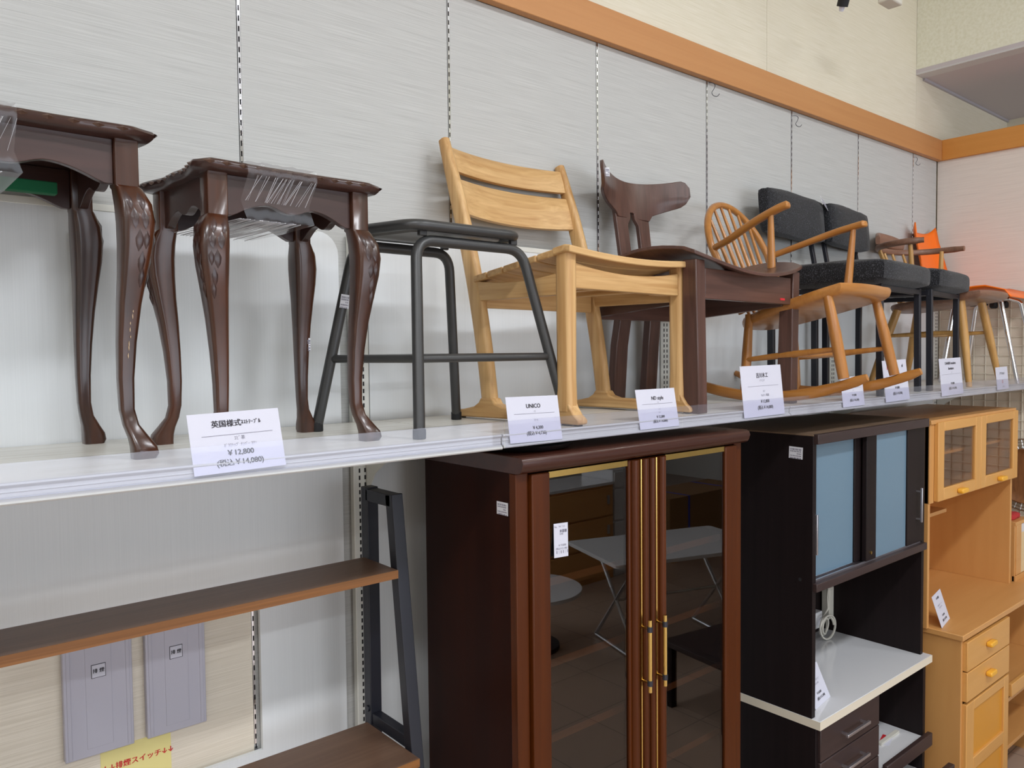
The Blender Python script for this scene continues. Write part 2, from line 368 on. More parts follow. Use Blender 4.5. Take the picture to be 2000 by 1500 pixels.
# slotted chrome standards in the joints: two thin rails with rungs, a dark channel behind
g = G()
zz = 0.6
g.box(-0.0035, -0.0017, -0.0015, 0.006, zz, TRIM0); g.box(0.0017, 0.0035, -0.0015, 0.006, zz, TRIM0)
k = 0
while zz + k * 0.025 < TRIM0 - 0.02:
    g.box(-0.002, 0.002, -0.001, 0.006, zz + k * 0.025, zz + k * 0.025 + 0.012); k += 1
std0 = None
for x in JX[1:-1]:
    if std0 is None: std0 = g.obj('slotted_standard', M['chrome'], wall_b, loc=(x, WY, 0), smooth=0); s_ = std0
    else: s_ = copy_part(std0, wall_b, (x, WY, 0))
chan = box(-0.0045, 0.0045, 0.007, 0.0125, 0.0, TRIM0).obj('dark_channel', M['dark'], wall_b, loc=(JX[1], WY, 0), smooth=0)
for x in JX[2:-1]: copy_part(chan, wall_b, (x, WY, 0))
for a, b in zip(JX[:4], JX[1:4]): box(0, b - a - 0.0095, -0.0008, 0.0, 0.3, EYE - 0.52).obj('lower_wallpaper_sheet', M['paper_low'], wall_b, loc=(a + 0.005, WY, 0))
# upper wall, in papered sheets
for a, b in ((-4.0, 1.13), (1.13, 3.06), (3.06, BX), (BX, FX)):
    box(0, b - a - 0.002, 0, 0.012, TRIM1 - 0.05, 5.0 if b < BX + 0.01 else SOF).obj('upper_wallpaper_sheet', M['paper_up'], wall_b, 0.0008, loc=(a + 0.001, WY, 0))
struct(box(-4.0, RX + 0.01, WY - 0.030, WY, TRIM0, TRIM1).obj('trim_1', M['trim_x'], bevel=0.002))
struct(box(RX - 0.015, RX + 0.015, -1.10, WY - 0.030, TRIM0, TRIM1).obj('trim_2', M['trim_y'], bevel=0.002))
wr = struct(box(RX + 0.005, RX + 0.07, -1.10, WY, 0, TRIM1 - 0.01).obj('wall_right', M['paper_right']))
struct(box(BX, BX + 0.08, -8, WY, SOF, 5.0).obj('wall_bulkhead', M['paper_block']))
struct(box(BX - 0.006, BX + 0.08, -8, WY - 0.002, SOF - 0.009, SOF).obj('trim_3', plain('pale_metal_bead', srgb(200, 198, 200), 0.4)))
struct(box(BX - 0.005, 10.5, -8, WY, SOF - 0.008, SOF + 0.02).obj('ceiling_low', M['soffit']))
struct(box(FX - 0.02, FX + 0.06, -1.4, WY + 0.012, 0, SOF - 0.008).obj('wall_far', M['paper_up']))
struct(box(BX + 0.08, FX - 0.02, WY - 0.012, WY, SOF - 0.022, SOF - 0.008).obj('trim_4', plain('grey_bead', srgb(176, 172, 178), 0.5)))
struct(box(-4.1, 10.6, -8.1, 0.2, 5.0, 5.08).obj('ceiling', M['ceil']))
def floor_mat():
    m, t, p = new_mat('brown_vinyl_tile')
    tc = t.nodes.new('ShaderNodeTexCoord'); b = t.nodes.new('ShaderNodeTexBrick'); b.offset = 0.0
    b.inputs['Color1'].default_value = srgb(170, 146, 128); b.inputs['Color2'].default_value = srgb(176, 152, 134); b.inputs['Mortar'].default_value = srgb(120, 108, 98)
    b.inputs['Scale'].default_value = 1; b.inputs['Brick Width'].default_value = 0.45; b.inputs['Row Height'].default_value = 0.45; b.inputs['Mortar Size'].default_value = 0.003
    t.links.new(tc.outputs['Object'], b.inputs['Vector']); t.links.new(b.outputs['Color'], p.inputs['Base Color']); p.inputs['Roughness'].default_value = 0.3
    return m
struct(box(-4.1, 10.6, -8.1, 0.2, -0.08, 0.0).obj('floor', floor_mat()))
struct(box(-4.1, -4.0, -8, 0.1, 0, 5.0).obj('wall_left', M['ceil']))
struct(box(-4.1, 10.6, -8.1, -8.0, 0, 5.0).obj('wall_front', M['ceil']))
wn = struct(box(-1.1, 7.1, -8.0, -7.985, 0.58, 2.92).obj('assumed_window_1', plain('assumed_window_pane', srgb(190, 205, 220), 0.1)))  # unseen window, assumed from the bluish frontal light and added behind the fill lamp
for x in (-1.1, 0.93, 2.96, 4.99, 7.02): box(x, x + 0.08, -7.985, -7.93, 0.5, 3.0).obj('assumed_window_post', M['steel_white'], wn)  # posts added to dress the assumed window
struct(box(10.5, 10.6, -8, 0.1, 0, 5.0).obj('wall_end', M['ceil']))

# ================================================================== DISPLAY RACK
rack = thing('display_rack', 'long ivory steel display rack with slotted uprights and white back panels', 'rack', (-0.18, WY - 0.022, 0))
R0 = Vector((-0.18, WY - 0.022, 0))
ZT = EYE + 0.305 * KW
UPX = [-0.18, 1.060, 2.345, 3.59, 4.76]
def loc(o, *p): o.location = Vector(p) - R0; return o
up0 = None
for i, x in enumerate(UPX):
    if up0 is None:
        up0 = box(-0.026, 0.026, -0.004, 0.016, 0, ZT).obj('upright', M['steel_white'], rack, 0.002)
        loc(up0, x, R0.y, 0)
        g = G()
        for k in range(int((ZT - 0.1) / 0.0195)):
            for sx in (-0.0085, 0.0085):
                if sx < 0 or k % 1 == 0: g.box(sx - 0.0022, sx + 0.0022, -0.0048, -0.0035, 0.06 + k * 0.0195, 0.06 + k * 0.0195 + 0.0115)
        sl = stuff(g.obj('slot_row', M['dark'], up0, smooth=0))
    else:
        u = copy_part(up0, rack); loc(u, x, R0.y, 0); copy_part(sl, u)
def back_panel(x0, x1, hole=None):
    r = 0.06; top = []
    for k in range(7):
        a = PI / 2 * k / 6; top.append((x1 - r + r * math.sin(a), ZT - r + r * math.cos(a)))
    tl = [(x0 + r - r * math.sin(PI / 2 * (1 - k / 6) ), ZT - r + r * math.cos(PI / 2 * (1 - k / 6))) for k in range(7)]
    pts = [(x0, 0.05)] + ([(x0, hole[1]), (hole[0], hole[1]), (hole[0], hole[2]), (x0, hole[2])] if hole else []) + tl + top + [(x1, 0.05)]
    pts = [(a - R0.x, b) for a, b in pts]
    return G().prism(pts, 0.0, 0.012, 'y').obj('back_panel', M['panel_white'], rack, 0.0)
back_panel(-0.15, 1.003, (0.768, EYE - 0.992, EYE - 0.59))
back_panel(1.090, 2.315); back_panel(2.375, 3.56); back_panel(3.62, 4.74)
for a, b in ((-0.15, 1.003), (1.090, 2.315), (2.375, 3.56), (3.62, 4.74)):
    box(a + 0.06 - R0.x, b - 0.06 - R0.x, -0.002, 0.014, ZT - 0.003, ZT + 0.012).obj('top_rail', M['steel_white'], rack, 0.001)
# curved brackets under the shelf
gb = G().prism([(-0.004, 0.0), (-0.42, 0.0), (-0.40, -0.02), (-0.25, -0.04), (-0.12, -0.07), (-0.05, -0.115), (-0.012, -0.165), (-0.004, -0.20)], -0.0015, 0.0015, 'x')
br0 = None
for x in UPX:
    for sx in (0.012,):
        if br0 is None: br0 = gb.obj('bracket', M['steel_white'], rack); q = br0
        else: q = copy_part(br0, rack)
        loc(q, x + sx, R0.y - 0.004, SHELF - 0.022)
# shelf bays: board plus front lip
SB = [(-0.18, 1.110), (1.114, 2.30), (2.304, 3.52), (3.524, 4.79)]
for i, (a, b) in enumerate(SB):
    sh = box(0, b - a, -0.425, 0.104, -0.02, 0.0).obj('shelf', M['shelf_top'], rack, 0.001); loc(sh, a, -0.065, SHELF)
    lo = -0.033 if i == 0 else -0.031
    prof = [(-0.425, 0.0), (-0.431, 0.0), (-0.433, -0.003), (-0.431, -0.006), (-0.4285, -0.0075), (-0.4285, -0.0125), (-0.430, -0.014), (-0.4285, -0.0155), (-0.4285, -0.021), (-0.430, -0.0225), (-0.434, lo + 0.006), (-0.436, lo + 0.003), (-0.434, lo), (-0.425, lo)]
    G().prism(prof, 0.0, b - a, 'x').obj('front_lip', M['lip'], sh, 0.0006)

# clear acrylic fronts clipped on the lips
for i, (a, b, lab) in enumerate([(-0.17, 1.112, 'clear acrylic front strip below the carved dark tables, leftmost on the shelf lip'),
                                 (1.116, 1.744, 'clear acrylic front strip below the pale oak chair'),
                                 (1.748, 2.390, 'clear acrylic front strip below the dark plywood chair'),
                                 (2.394, 2.890, 'clear acrylic front strip below the rocking chair seat'),
                                 (2.894, 3.694, 'clear acrylic front strip below the two black cushioned chairs'),
                                 (3.698, 4.78, 'clear acrylic front strip below the orange chair, rightmost on the shelf lip')]):
    zb = -0.022 if i == 0 else -0.030
    prof = [(-0.5015, zb), (-0.5015, 0.030), (-0.5035, 0.030), (-0.5035, zb)]
    t = G().prism([(y + 0.5025, z - zb) for y, z in prof], 0.0, b - a, 'x')
    t.box(0, b - a, -0.001, 0.012, 0, 0.0015)
    tag(t.obj('acrylic_strip', M['acrylic'], smooth=0, loc=(a, -0.5025, SHELF + zb)), lab, 'strip', 'acrylic strips along the shelf front')

# ================================================================== PRICE CARDS
def card(pbl, pbr, ht, lean, label, texts, group='price cards along the shelf front', mat=None, thick=0.0008, extra=None):
    bl, brv = Vector(pbl), Vector(pbr); d = brv - bl; w = d.length; yaw = math.atan2(d.y, d.x)
    o = box(-w / 2, w / 2, 0, thick, 0, ht).obj('price_card', mat or M['card'], smooth=0)
    mid = (bl + brv) / 2; o.location = mid; o.rotation_euler = (math.radians(lean), -math.atan2(d.z, math.hypot(d.x, d.y)), yaw)
    tag(o, label, 'card', group)
    for m_ in (M['ink'], M['inkgrey'], M['inkred'], M['inkblue']):
        ls = [(s, x * w / 2, z * ht, sz * ht, bd * ht) for (s, x, z, sz, bd, mm) in texts if mm is m_]
        if ls: lettering(ls, m_, o, Matrix.Translation((0, -0.0006, 0)))
    if extra:
        g = G()
        for (x0, x1, z0, z1) in extra: g.box(x0 * w / 2, x1 * w / 2, -0.0006, 0.0002, z0 * ht, z1 * ht)
        g.obj('ruled_line', M['inkgrey'], o, smooth=0)
    return o
K, KG, KR, KB = M['ink'], M['inkgrey'], M['inkred'], M['inkblue']
LN = [(-0.75, 0.8, 0.615, 0.622)]
def y_(x, z): return (x, -0.5006, EYE + z)
card(y_(0.441, -0.2045), y_(0.603, -0.2005), 0.105, -14, 'large white price card for the carved dark nest tables, leftmost on the shelf',
     [('英国様式', -0.20, 0.80, 0.125, 0.004, K), ('ﾈｽﾄﾃｰﾌﾞﾙ', 0.34, 0.805, 0.085, 0.003, K), ('ｴﾋﾞ茶', 0.05, 0.55, 0.075, 0, KG), ('ｶﾞﾗｽﾄｯﾌﾟ ﾅﾝﾊﾞｰ 3ﾃﾝ', 0.05, 0.44, 0.065, 0, KG), ('￥12,800', 0.02, 0.31, 0.125, 0.003, K), ('(税込￥14,080)', 0.0, 0.15, 0.125, 0.003, K)], extra=LN)
card(y_(1.132, -0.207), y_(1.293, -0.209), 0.105, -10, 'white price card in front of the charcoal metal stool leg and oak chair foot',
     [('UNICO', 0.0, 0.78, 0.13, 0.002, K), ('ｲｽ', 0.03, 0.66, 0.06, 0, KG), ('ｽﾂｰﾙ', 0.05, 0.47, 0.06, 0, KG), ('￥4,300', 0.08, 0.30, 0.10, 0.001, K), ('(税込￥4,730)', 0.02, 0.18, 0.10, 0.001, K)], extra=LN)
card(y_(1.573, -0.208), y_(1.734, -0.208), 0.105, -10, 'white price card at the right foot of the pale oak chair',
     [('ND style', 0.05, 0.76, 0.13, 0.001, K), ('ｲｽ', 0.05, 0.65, 0.05, 0, KG), ('ｵｰｸ', 0.08, 0.47, 0.05, 0, KG), ('ｻｲｽﾞ', 0.08, 0.39, 0.05, 0, KG), ('￥12,800', 0.08, 0.28, 0.09, 0.001, K), ('(税込￥14,080)', 0.05, 0.17, 0.09, 0.001, K)], extra=LN)
card(y_(2.043, -0.208), y_(2.265, -0.206), 0.156, -6, 'big white price card leaning between the legs of the dark plywood chair',
     [('吉川木工', 0.02, 0.80, 0.105, 0.002, K), ('ﾀﾞｲﾆﾝｸﾞ', 0.02, 0.70, 0.055, 0, KG), ('ﾁｪｱ', 0.05, 0.49, 0.05, 0, KG), ('ｳｫﾙﾅｯﾄ 積層', 0.08, 0.41, 0.055, 0, KG), ('￥12,800', 0.05, 0.29, 0.085, 0.001, K), ('(税込￥14,080)', 0.05, 0.17, 0.085, 0.001, K)], extra=[(-0.7, 0.8, 0.595, 0.600)])
card(y_(2.639, -0.2075), y_(2.795, -0.2055), 0.105, -6, 'white price card with a blue mark, half behind the left rocker tip',
     [('ﾛｯｷﾝｸﾞ', 0.05, 0.84, 0.07, 0, KG), ('▮', 0.85, 0.80, 0.16, 0.003, KB), ('ﾁｪｱ', 0.05, 0.53, 0.06, 0, KG), ('￥9,800', 0.08, 0.37, 0.10, 0.001, K), ('(税込￥10,780)', 0.08, 0.2, 0.10, 0.001, K)], extra=LN)
card(y_(2.962, -0.206), y_(3.163, -0.202), 0.156, -6, 'big white price card behind the right rocker tip, in front of black chair legs',
     [('J', -0.65, 0.84, 0.12, 0.002, KR), ('al', 0.62, 0.85, 0.11, 0.001, K), ('￥9,800', 0.02, 0.32, 0.08, 0.001, K), ('(税込￥10,780)', 0.02, 0.18, 0.08, 0.001, K)], extra=[(-0.8, 0.8, 0.595, 0.600)])
card(y_(3.465, -0.206), y_(3.690, -0.202), 0.156, -5, 'big white price card in front of the right black cushioned chair',
     [('DANISH modern', 0.0, 0.86, 0.10, 0.001, K), ('furniture', 0.02, 0.72, 0.10, 0.001, K), ('ﾁｪｱ', 0.05, 0.61, 0.045, 0, KG), ('￥9,800', 0.05, 0.31, 0.08, 0.001, K), ('(税込￥10,780)', 0.05, 0.18, 0.08, 0.001, K)], extra=[(-0.85, 0.9, 0.565, 0.570)])
card(y_(4.086, -0.204), y_(4.236, -0.2015), 0.105, -5, 'small white price card below the orange chair, rightmost on the shelf',
     [('ﾃﾞｻﾞｲﾝﾁｪｱ', 0.0, 0.70, 0.13, 0.003, K), ('○', 0.0, 0.33, 0.18, 0.001, KR), ('￥3,800', 0.05, 0.12, 0.09, 0, KG)], extra=None)

# ================================================================== NEST TABLES
def nest_table(name, label, loc_, rot, w, d, H, sc=1.0, green=False, full=True):
    """origin: centre of the footprint (leg centres w x d)"""
    t = thing(name, label, 'table', loc_, rot)
    o_ = 0.042 * sc                                   # overhang of the top beyond leg centres
    hx, hy = w / 2 + o_, d / 2 + o_
    # serpentine outline
    def outline(k=1.0, grow=0.0):
        pts = []; X, Y = hx + grow, hy + grow
        def side(p0, p1, n, amp):
            a, b = Vector(p0), Vector(p1); dv = (b - a); nrm = Vector((dv.y, -dv.x)).normalized()
            for i in range(n):
                u = i / n
                off = amp * (math.cos(2 * PI * u) * 0.5 - 0.5) + amp * 0.55 * math.exp(-((u - 0.5) / 0.16) ** 2)
                pts.append(tuple(a + dv * u + nrm * off))
        c = 0.018 * sc
        side((-X + c, -Y), (X - c, -Y), 22, 0.010 * sc); side((X, -Y + c), (X, Y - c), 22, 0.025 * sc)
        side((X - c, Y), (-X + c, Y), 22, 0.010 * sc); side((-X, Y - c), (-X, -Y + c), 22, 0.025 * sc)
        return pts
    z1 = H; th = 0.020 * sc
    rings = []
    for gz, gr in ((z1 - th, -0.006), (z1 - th * 0.75, -0.001), (z1 - th * 0.4, 0.002), (z1 - th * 0.12, -0.001), (z1, -0.008)):
        rings.append([(x, y, gz) for x, y in outline(1, gr * sc)])
    top = G().loft(rings).obj('tabletop', M['mahog_d'], t, smooth=50)
    # carved scallops and leaves along the edge
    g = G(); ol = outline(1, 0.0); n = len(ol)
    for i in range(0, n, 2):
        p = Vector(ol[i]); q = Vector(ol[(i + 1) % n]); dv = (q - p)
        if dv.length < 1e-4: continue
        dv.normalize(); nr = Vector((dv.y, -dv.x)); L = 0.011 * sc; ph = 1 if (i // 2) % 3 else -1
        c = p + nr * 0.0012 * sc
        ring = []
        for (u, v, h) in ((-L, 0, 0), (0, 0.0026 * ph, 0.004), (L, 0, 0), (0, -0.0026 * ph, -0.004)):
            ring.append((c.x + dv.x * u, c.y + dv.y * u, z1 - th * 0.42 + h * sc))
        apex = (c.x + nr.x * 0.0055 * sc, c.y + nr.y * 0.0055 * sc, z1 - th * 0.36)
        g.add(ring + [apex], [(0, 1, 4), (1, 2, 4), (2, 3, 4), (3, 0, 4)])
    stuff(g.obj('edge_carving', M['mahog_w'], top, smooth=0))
    # aprons with a shaped lower edge
    b = 0.019 * sc; zt = z1 - th; za = zt - 0.074 * sc
    def apron_pts(L):
        up = [(-L, zt), (L, zt)]; lo = []
        for i in range(25):
            u = 1 - 2 * i / 24; au = abs(u)
            # flat end, step up, shallow middle drop
            z = za + (0.0 if au > 0.9 else 0.026 * sc * math.sin(min(1, (0.9 - au) / 0.55) * PI / 2) - (0.012 * sc * math.cos(min(1, au / 0.30) * PI / 2) if au < 0.30 else 0))
            lo.append((u * L, z))
        return [(L, zt), (-L, zt)] + lo[::-1]
    Lx, Ly = w / 2 - b, d / 2 - b
    for s in (-1, 1):
        G().prism(apron_pts(Lx), s * d / 2 - 0.008, s * d / 2 + 0.008, 'y').obj('apron', M['mahog_d'], t, 0.001)
    for s in (-1, 1):
        G().prism(apron_pts(Ly), s * w / 2 - 0.008, s * w / 2 + 0.008, 'x').obj('apron', M['mahog_y'], t, 0.001)
    # cabriole legs
    hk = za / 0.44
    prof = [(zt, 0.0, 0.0190), (za - 0.002, 0.0, 0.0190), (za - 0.006, 0.003, 0.0215), (za - 0.030 * hk, 0.010, 0.0265), (za - 0.060 * hk, 0.0125, 0.0275), (za - 0.095 * hk, 0.011, 0.0255),
            (za - 0.140 * hk, 0.0065, 0.0215), (za - 0.190 * hk, 0.001, 0.0180), (za - 0.250 * hk, -0.0035, 0.0150), (za - 0.310 * hk, -0.006, 0.0128), (za - 0.360 * hk, -0.0055, 0.0115),
            (za - 0.385 * hk, -0.001, 0.0120), (za - 0.405 * hk, 0.008, 0.0155), (za - 0.420 * hk, 0.014, 0.0195), (za - 0.432 * hk, 0.0155, 0.0205), (0.0, 0.0135, 0.0180)]
    for sx in (-1, 1):
        for sy in (-1, 1):
            rings = []
            for i, (z, off, h) in enumerate(prof):
                off *= sc; h *= sc * 0.98
                sharp = 0.12 if i < 2 else 0.45
                cx, cy = sx * (w / 2) + sx * off, sy * (d / 2) + sy * off; r = h * sharp
                rings.append([(cx + x, cy + y, z) for x, y in rrect(-h, h, -h, h, r, 3)])
            lg = G().loft(rings[::-1]).obj('leg', M['mahog'], t, smooth=40)
            # carved acanthus on the two outward faces of the knee
            g = G()
            for face in (0, 1):
                for k, (dz, du, ln, wd) in enumerate(((0.010, -0.6, 0.03, 0.010), (0.010, 0.35, 0.03, 0.011), (0.034, -0.35, 0.034, 0.012), (0.036, 0.4, 0.032, 0.011), (0.066, 0.0, 0.036, 0.012), (0.068, 0.55, 0.030, 0.009), (0.098, 0.35, 0.036, 0.010), (0.122, 0.55, 0.034, 0.008))):
                    zc = za - (dz + ln * 0.5) * hk * sc
                    # interpolate leg profile at zc
                    for (za_, oa, ha), (zb_, ob, hb) in zip(prof[:-1], prof[1:]):
                        if zb_ <= zc <= za_:
                            f = (za_ - zc) / max(1e-6, za_ - zb_); off = (oa + (ob - oa) * f) * sc; h = (ha + (hb - ha) * f) * sc * 0.98; break
                    def P(u, z, out):
                        a = u * h * 0.8; dd = h * 0.985 + out
                        # lean with the profile
                        for (zA, oA, hA), (zB, oB, hB) in zip(prof[:-1], prof[1:]):
                            if zB <= z <= zA:
                                ff = (zA - z) / max(1e-6, zA - zB); o2 = (oA + (oB - oA) * ff) * sc; h2 = (hA + (hB - hA) * ff) * sc * 0.98; break
                        dd = h2 * 0.985 + out
                        if face == 0: return (sx * (w / 2 + o2) + sx * a, sy * (d / 2 + o2 + dd), z)
                        return (sx * (w / 2 + o2 + dd), sy * (d / 2 + o2) + sy * a, z)
                    hw = wd * sc / h
                    zt_, zb2 = zc + ln * sc * 0.5 * hk, zc - ln * sc * 0.5 * hk
                    vs = [P(du, zt_, 0.0), P(du + hw * 0.8, zc + 0.003, 0.0), P(du + hw * 0.55, zc - ln * 0.25 * sc, 0.001), P(du, zb2, 0.0012), P(du - hw * 0.55, zc - ln * 0.25 * sc, 0.001), P(du - hw * 0.8, zc + 0.003, 0.0), P(du, zc, 0.0042 * sc)]
                    g.add(vs, [(i, (i + 1) % 6, 6) for i in range(6)])
            stuff(g.obj('leaf_carving', M['mahog_d'], lg, smooth=60))
    if green:
        box(-w / 2 + 0.02, w / 2 - 0.075, -0.012, 0.012, za - 0.002, za + 0.020).obj('felt_strip', M['felt'], t, 0.002)
    return t
T2 = (0.670, -0.258); T1 = (0.205, -0.180)
nt2 = nest_table('nest_table', 'smaller carved dark mahogany nest table with cabriole legs, wrapped in film', (T2[0], T2[1], SHELF), 3.0, 0.300, 0.242, 0.535)
nt1 = nest_table('nest_table', 'taller carved mahogany nest table cut off by the left picture edge', (T1[0], T1[1], SHELF), 1.5, 0.362, 0.305, 0.583, 1.05, green=True)
def film(label, loc_, rot, x0, x1, d, z0, z1):
    hy = d / 2 + 0.047
    prof = [(-hy, z1 - 0.02), (-hy + 0.004, z1 + 0.0025), (0, z1 + 0.003), (hy - 0.004, z1 + 0.0025), (hy, z1 - 0.02), (d / 2 + 0.012, z0 + 0.03), (d / 2 + 0.011, z0 - 0.003), (0.0, z0 - 0.006), (-d / 2 - 0.011, z0 - 0.003), (-d / 2 - 0.012, z0 + 0.03)]
    rings = []
    n = 14
    for i in range(n + 1):
        x = x0 + (x1 - x0) * i / n; j = 0.0009 * math.sin(i * 2.3) + 0.0006 * math.sin(i * 5.1)
        rings.append([(x + (0.012 if z < z0 + 0.01 else 0.0), y * (1 + j * 4), z + j) for y, z in prof])
    t = tag(G().loft(rings, cap=False).obj('stretch_film', M['film'], smooth=60, loc=loc_), label, 'film'); t.rotation_euler = (0, 0, math.radians(rot))
    # gathered folds: thin raised creases running round the band
    g = G()
    for k in range(44):
        x = x0 + (x1 - x0) * (0.04 + 0.92 * random.random()); dx = random.uniform(0.006, 0.03)
        a = (x, -d / 2 - 0.013, z0 + 0.03); b = (x - dx * 1.2, -d / 2 - 0.0125, z0)
        c = (x + dx * 0.6, -hy - 0.0008, z1 - 0.022)
        r = random.uniform(0.0002, 0.0006)
        if random.random() < 0.55: g.tube([c, a], r, 4)
        if True: g.tube([(x - 0.01, -d / 2 - 0.012, z0 - 0.0045), (x - 0.01 - dx * 2.0 + 0.02, d / 2 + 0.01, z0 - 0.0065)], r * 1.6, 4)
    stuff(g.obj('fold', plain('film_crease', srgb(210, 210, 216), 0.25), t, smooth=0))
    return t
film('clear stretch film band around the smaller nest table', (T2[0], T2[1], SHELF), 3.0, -0.105, 0.035, 0.242, 0.441, 0.535)
film('clear stretch film band on the taller nest table at left edge', (T1[0], T1[1], SHELF), 1.5, -0.10, 0.012, 0.305, 0.486, 0.583)
def sticker(parent, mtx, w, h, name='barcode_sticker', bars=True):
    s_ = box(-w / 2, w / 2, -0.0008, 0.0, -h / 2, h / 2).xf(mtx).obj(name, M['sticker'], parent, smooth=0)
    g = G(); random.seed(int(w * 1e5))
    z = h * 0.36
    for k in range(5):
        x = -w * 0.4
        while x < w * 0.38:
            ww = random.uniform(0.03, 0.09) * w
            if k != 2 or x > 0: g.box(x, min(x + ww, w * 0.42), -0.0013, -0.0006, z - h * (0.10 if k else 0.14), z)
            x += ww + random.uniform(0.03, 0.06) * w
        z -= h * 0.19
    stuff(g.xf(mtx).obj('print', M['inkgrey'], s_, smooth=0))
    return s_

sticker(nt2, Matrix.Translation((0.1585, 0.1045, 0.205)), 0.009, 0.030)
g = G(); random.seed(5)
for k in range(9):
    z = 0.175 + 0.012 * k + random.uniform(0, 0.006); x = 0.181 - 0.006 + 0.0012 * k + random.uniform(-0.0015, 0.0015); L = random.uniform(0.004, 0.012); yy = -0.1625 - (z - 0.175) * 0.083
    g.add([(x, yy - 0.001, z), (x + 0.0007, yy - 0.0014, z + L * .4), (x + 0.0003, yy - 0.0018, z + L), (x - 0.0006, yy - 0.0014, z + L * .6), (x, yy + 0.008, z + L * .5)], [(0, 1, 2, 3), (0, 4, 1), (1, 4, 2), (2, 4, 3), (3, 4, 0)])
stuff(g.obj('scratch', plain('bare_wood_scratch', srgb(206, 176, 140), 0.7), nt1, smooth=0))
# ================================================================== METAL STOOL
st = thing('metal_stool', 'charcoal tubular metal stool with square seat, beside the oak chair', 'stool', (1.105, -0.275, SHELF))
sc_ = Vector((1.105, -0.275))
def L2(p, h): return (p[0] - sc_.x, p[1] - sc_.y, h)
Ff, Rf, Lf, Bf = (0.930, -0.440), (1.368, -0.440), (0.850, -0.125), (1.272, -0.105)
Ft, Rt, Lt_, Bt = (0.985, -0.355), (1.300, -0.350), (0.922, -0.190), (1.200, -0.180)
for a, at, bt, b, nm in ((Ff, Ft, Rt, Rf, 'front_hoop'), (Lf, Lt_, Bt, Bf, 'rear_hoop')):
    path = fillet([L2(a, 0.012), L2(at, 0.437), L2(bt, 0.437), L2(b, 0.012)], 0.055, 8)
    hp = G().tube(path, 0.0128, 14).obj(nm, M['blackmetal'], st, smooth=60)
    for q in (a, b): G().tube([L2(q, 0.0), L2(q, 0.022)], 0.0142, 12).obj('rubber_foot', M['rubber'], hp, 0.002)
def at_h(a, t, h): f = h / 0.437; return (a[0] + (t[0] - a[0]) * f, a[1] + (t[1] - a[1]) * f)
hh = 0.171
PF, PR, PL, PB = at_h(Ff, Ft, hh), at_h(Rf, Rt, hh), at_h(Lf, Lt_, hh), at_h(Bf, Bt, hh)
for a, b in ((PF, PR), (PL, PF), (PL, PB), (PR, PB)): G().tube([L2(a, hh), L2(b, hh)], 0.0095, 10).obj('footrest_bar', M['blackmetal'], st, smooth=60)
loop = fillet([L2((0.968, -0.372), 0.468), L2((1.300, -0.366), 0.468), L2((1.218, -0.160), 0.468), L2((0.905, -0.165), 0.468)], 0.05, 7, closed=True)
G().tube(loop, 0.0125, 12, closed=True).obj('seat_rim', M['blackmetal'], st, smooth=60)
ring = lambda h, k: [(x * k, y * k, h) for x, y, z in [tuple(p) for p in loop]]
G().loft([ring(0.466, 0.985), ring(0.474, 0.985)]).obj('seat', M['blackmetal'], st, smooth=30)
G().loft([ring(0.456, 0.80), ring(0.466, 0.82)]).obj('seat_underplate', M['seatgrey'], st, smooth=30)
for q in (Ft, Rt, Lt_, Bt):
    p = L2(q, 0.448); box(p[0] * 0.86 - 0.01, p[0] * 0.86 + 0.01, p[1] - 0.006, p[1] + 0.006, 0.446, 0.462).obj('spacer', M['blackmetal'], st, 0.002)
pL = at_h(Lf, Lt_, 0.305); pv = L2(pL, 0.305)
sticker(st, Matrix.Translation((pv[0] - 0.003, pv[1] - 0.0145, 0.305)) @ Matrix.Rotation(math.radians(-28), 4, 'Z') @ Matrix.Rotation(math.radians(9), 4, 'Y'), 0.021, 0.032)

# ================================================================== PALE OAK CHAIR  (local x = w, y = d, z = h)
oc = thing('oak_chair', 'pale oak dining chair with two curved back slats and sled feet', 'chair', (1.3625, -0.445, SHELF), 5)
oc.scale = (1.0148, 1.0148, 1.0148)
OW = 0.4875
def post_path(w): return smoothline([(w, 0.270, 0.040), (w, 0.293, 0.20), (w, 0.330, 0.385), (w, 0.378, 0.56), (w, 0.447, 0.775)], 5)
for w in (0.0, OW):
    rings = []
    G().bar([(w, 0.0, 0.035), (w, 0.0, 0.12), (w, 0.0, 0.30), (w, 0.0, 0.424)], [0.038, 0.034, 0.036, 0.036], [0.046, 0.043, 0.044, 0.044], (1, 0, 0), 0.010).obj('front_leg', M['oak_z'], oc, 0.0, 50)
    pp = post_path(w); n = len(pp)
    G().bar(pp, [0.030 - 0.005 * i / n for i in range(n)], [0.044 + 0.004 * (1 - abs(2 * i / n - 1)) - 0.018 * max(0, i / n - 0.75) / 0.25 for i in range(n)], (1, 0, 0), 0.009).obj('back_post', M['oak_z'], oc, 0.0, 50)
    prof = [(-0.050, 0.004), (0.0, 0.004), (0.2, 0.006), (0.405, 0.004), (0.412, 0.010), (0.408, 0.020), (0.360, 0.026), (0.320, 0.034), (0.300, 0.046), (0.292, 0.058), (0.248, 0.058), (0.238, 0.044), (0.21, 0.036), (0.06, 0.036), (0.034, 0.042), (0.020, 0.056), (-0.019, 0.056), (-0.026, 0.042), (-0.036, 0.028), (-0.049, 0.018), (-0.052, 0.012)]
    G().prism(prof, w - 0.0175, w + 0.0175, 'x').obj('sled_foot', M['oak_y'], oc, 0.004)
    for dd in (-0.035, 0.385): G().tube([(w, dd, 0), (w, dd, 0.006)], 0.011, 12).obj('glide', M['rubber'], oc)
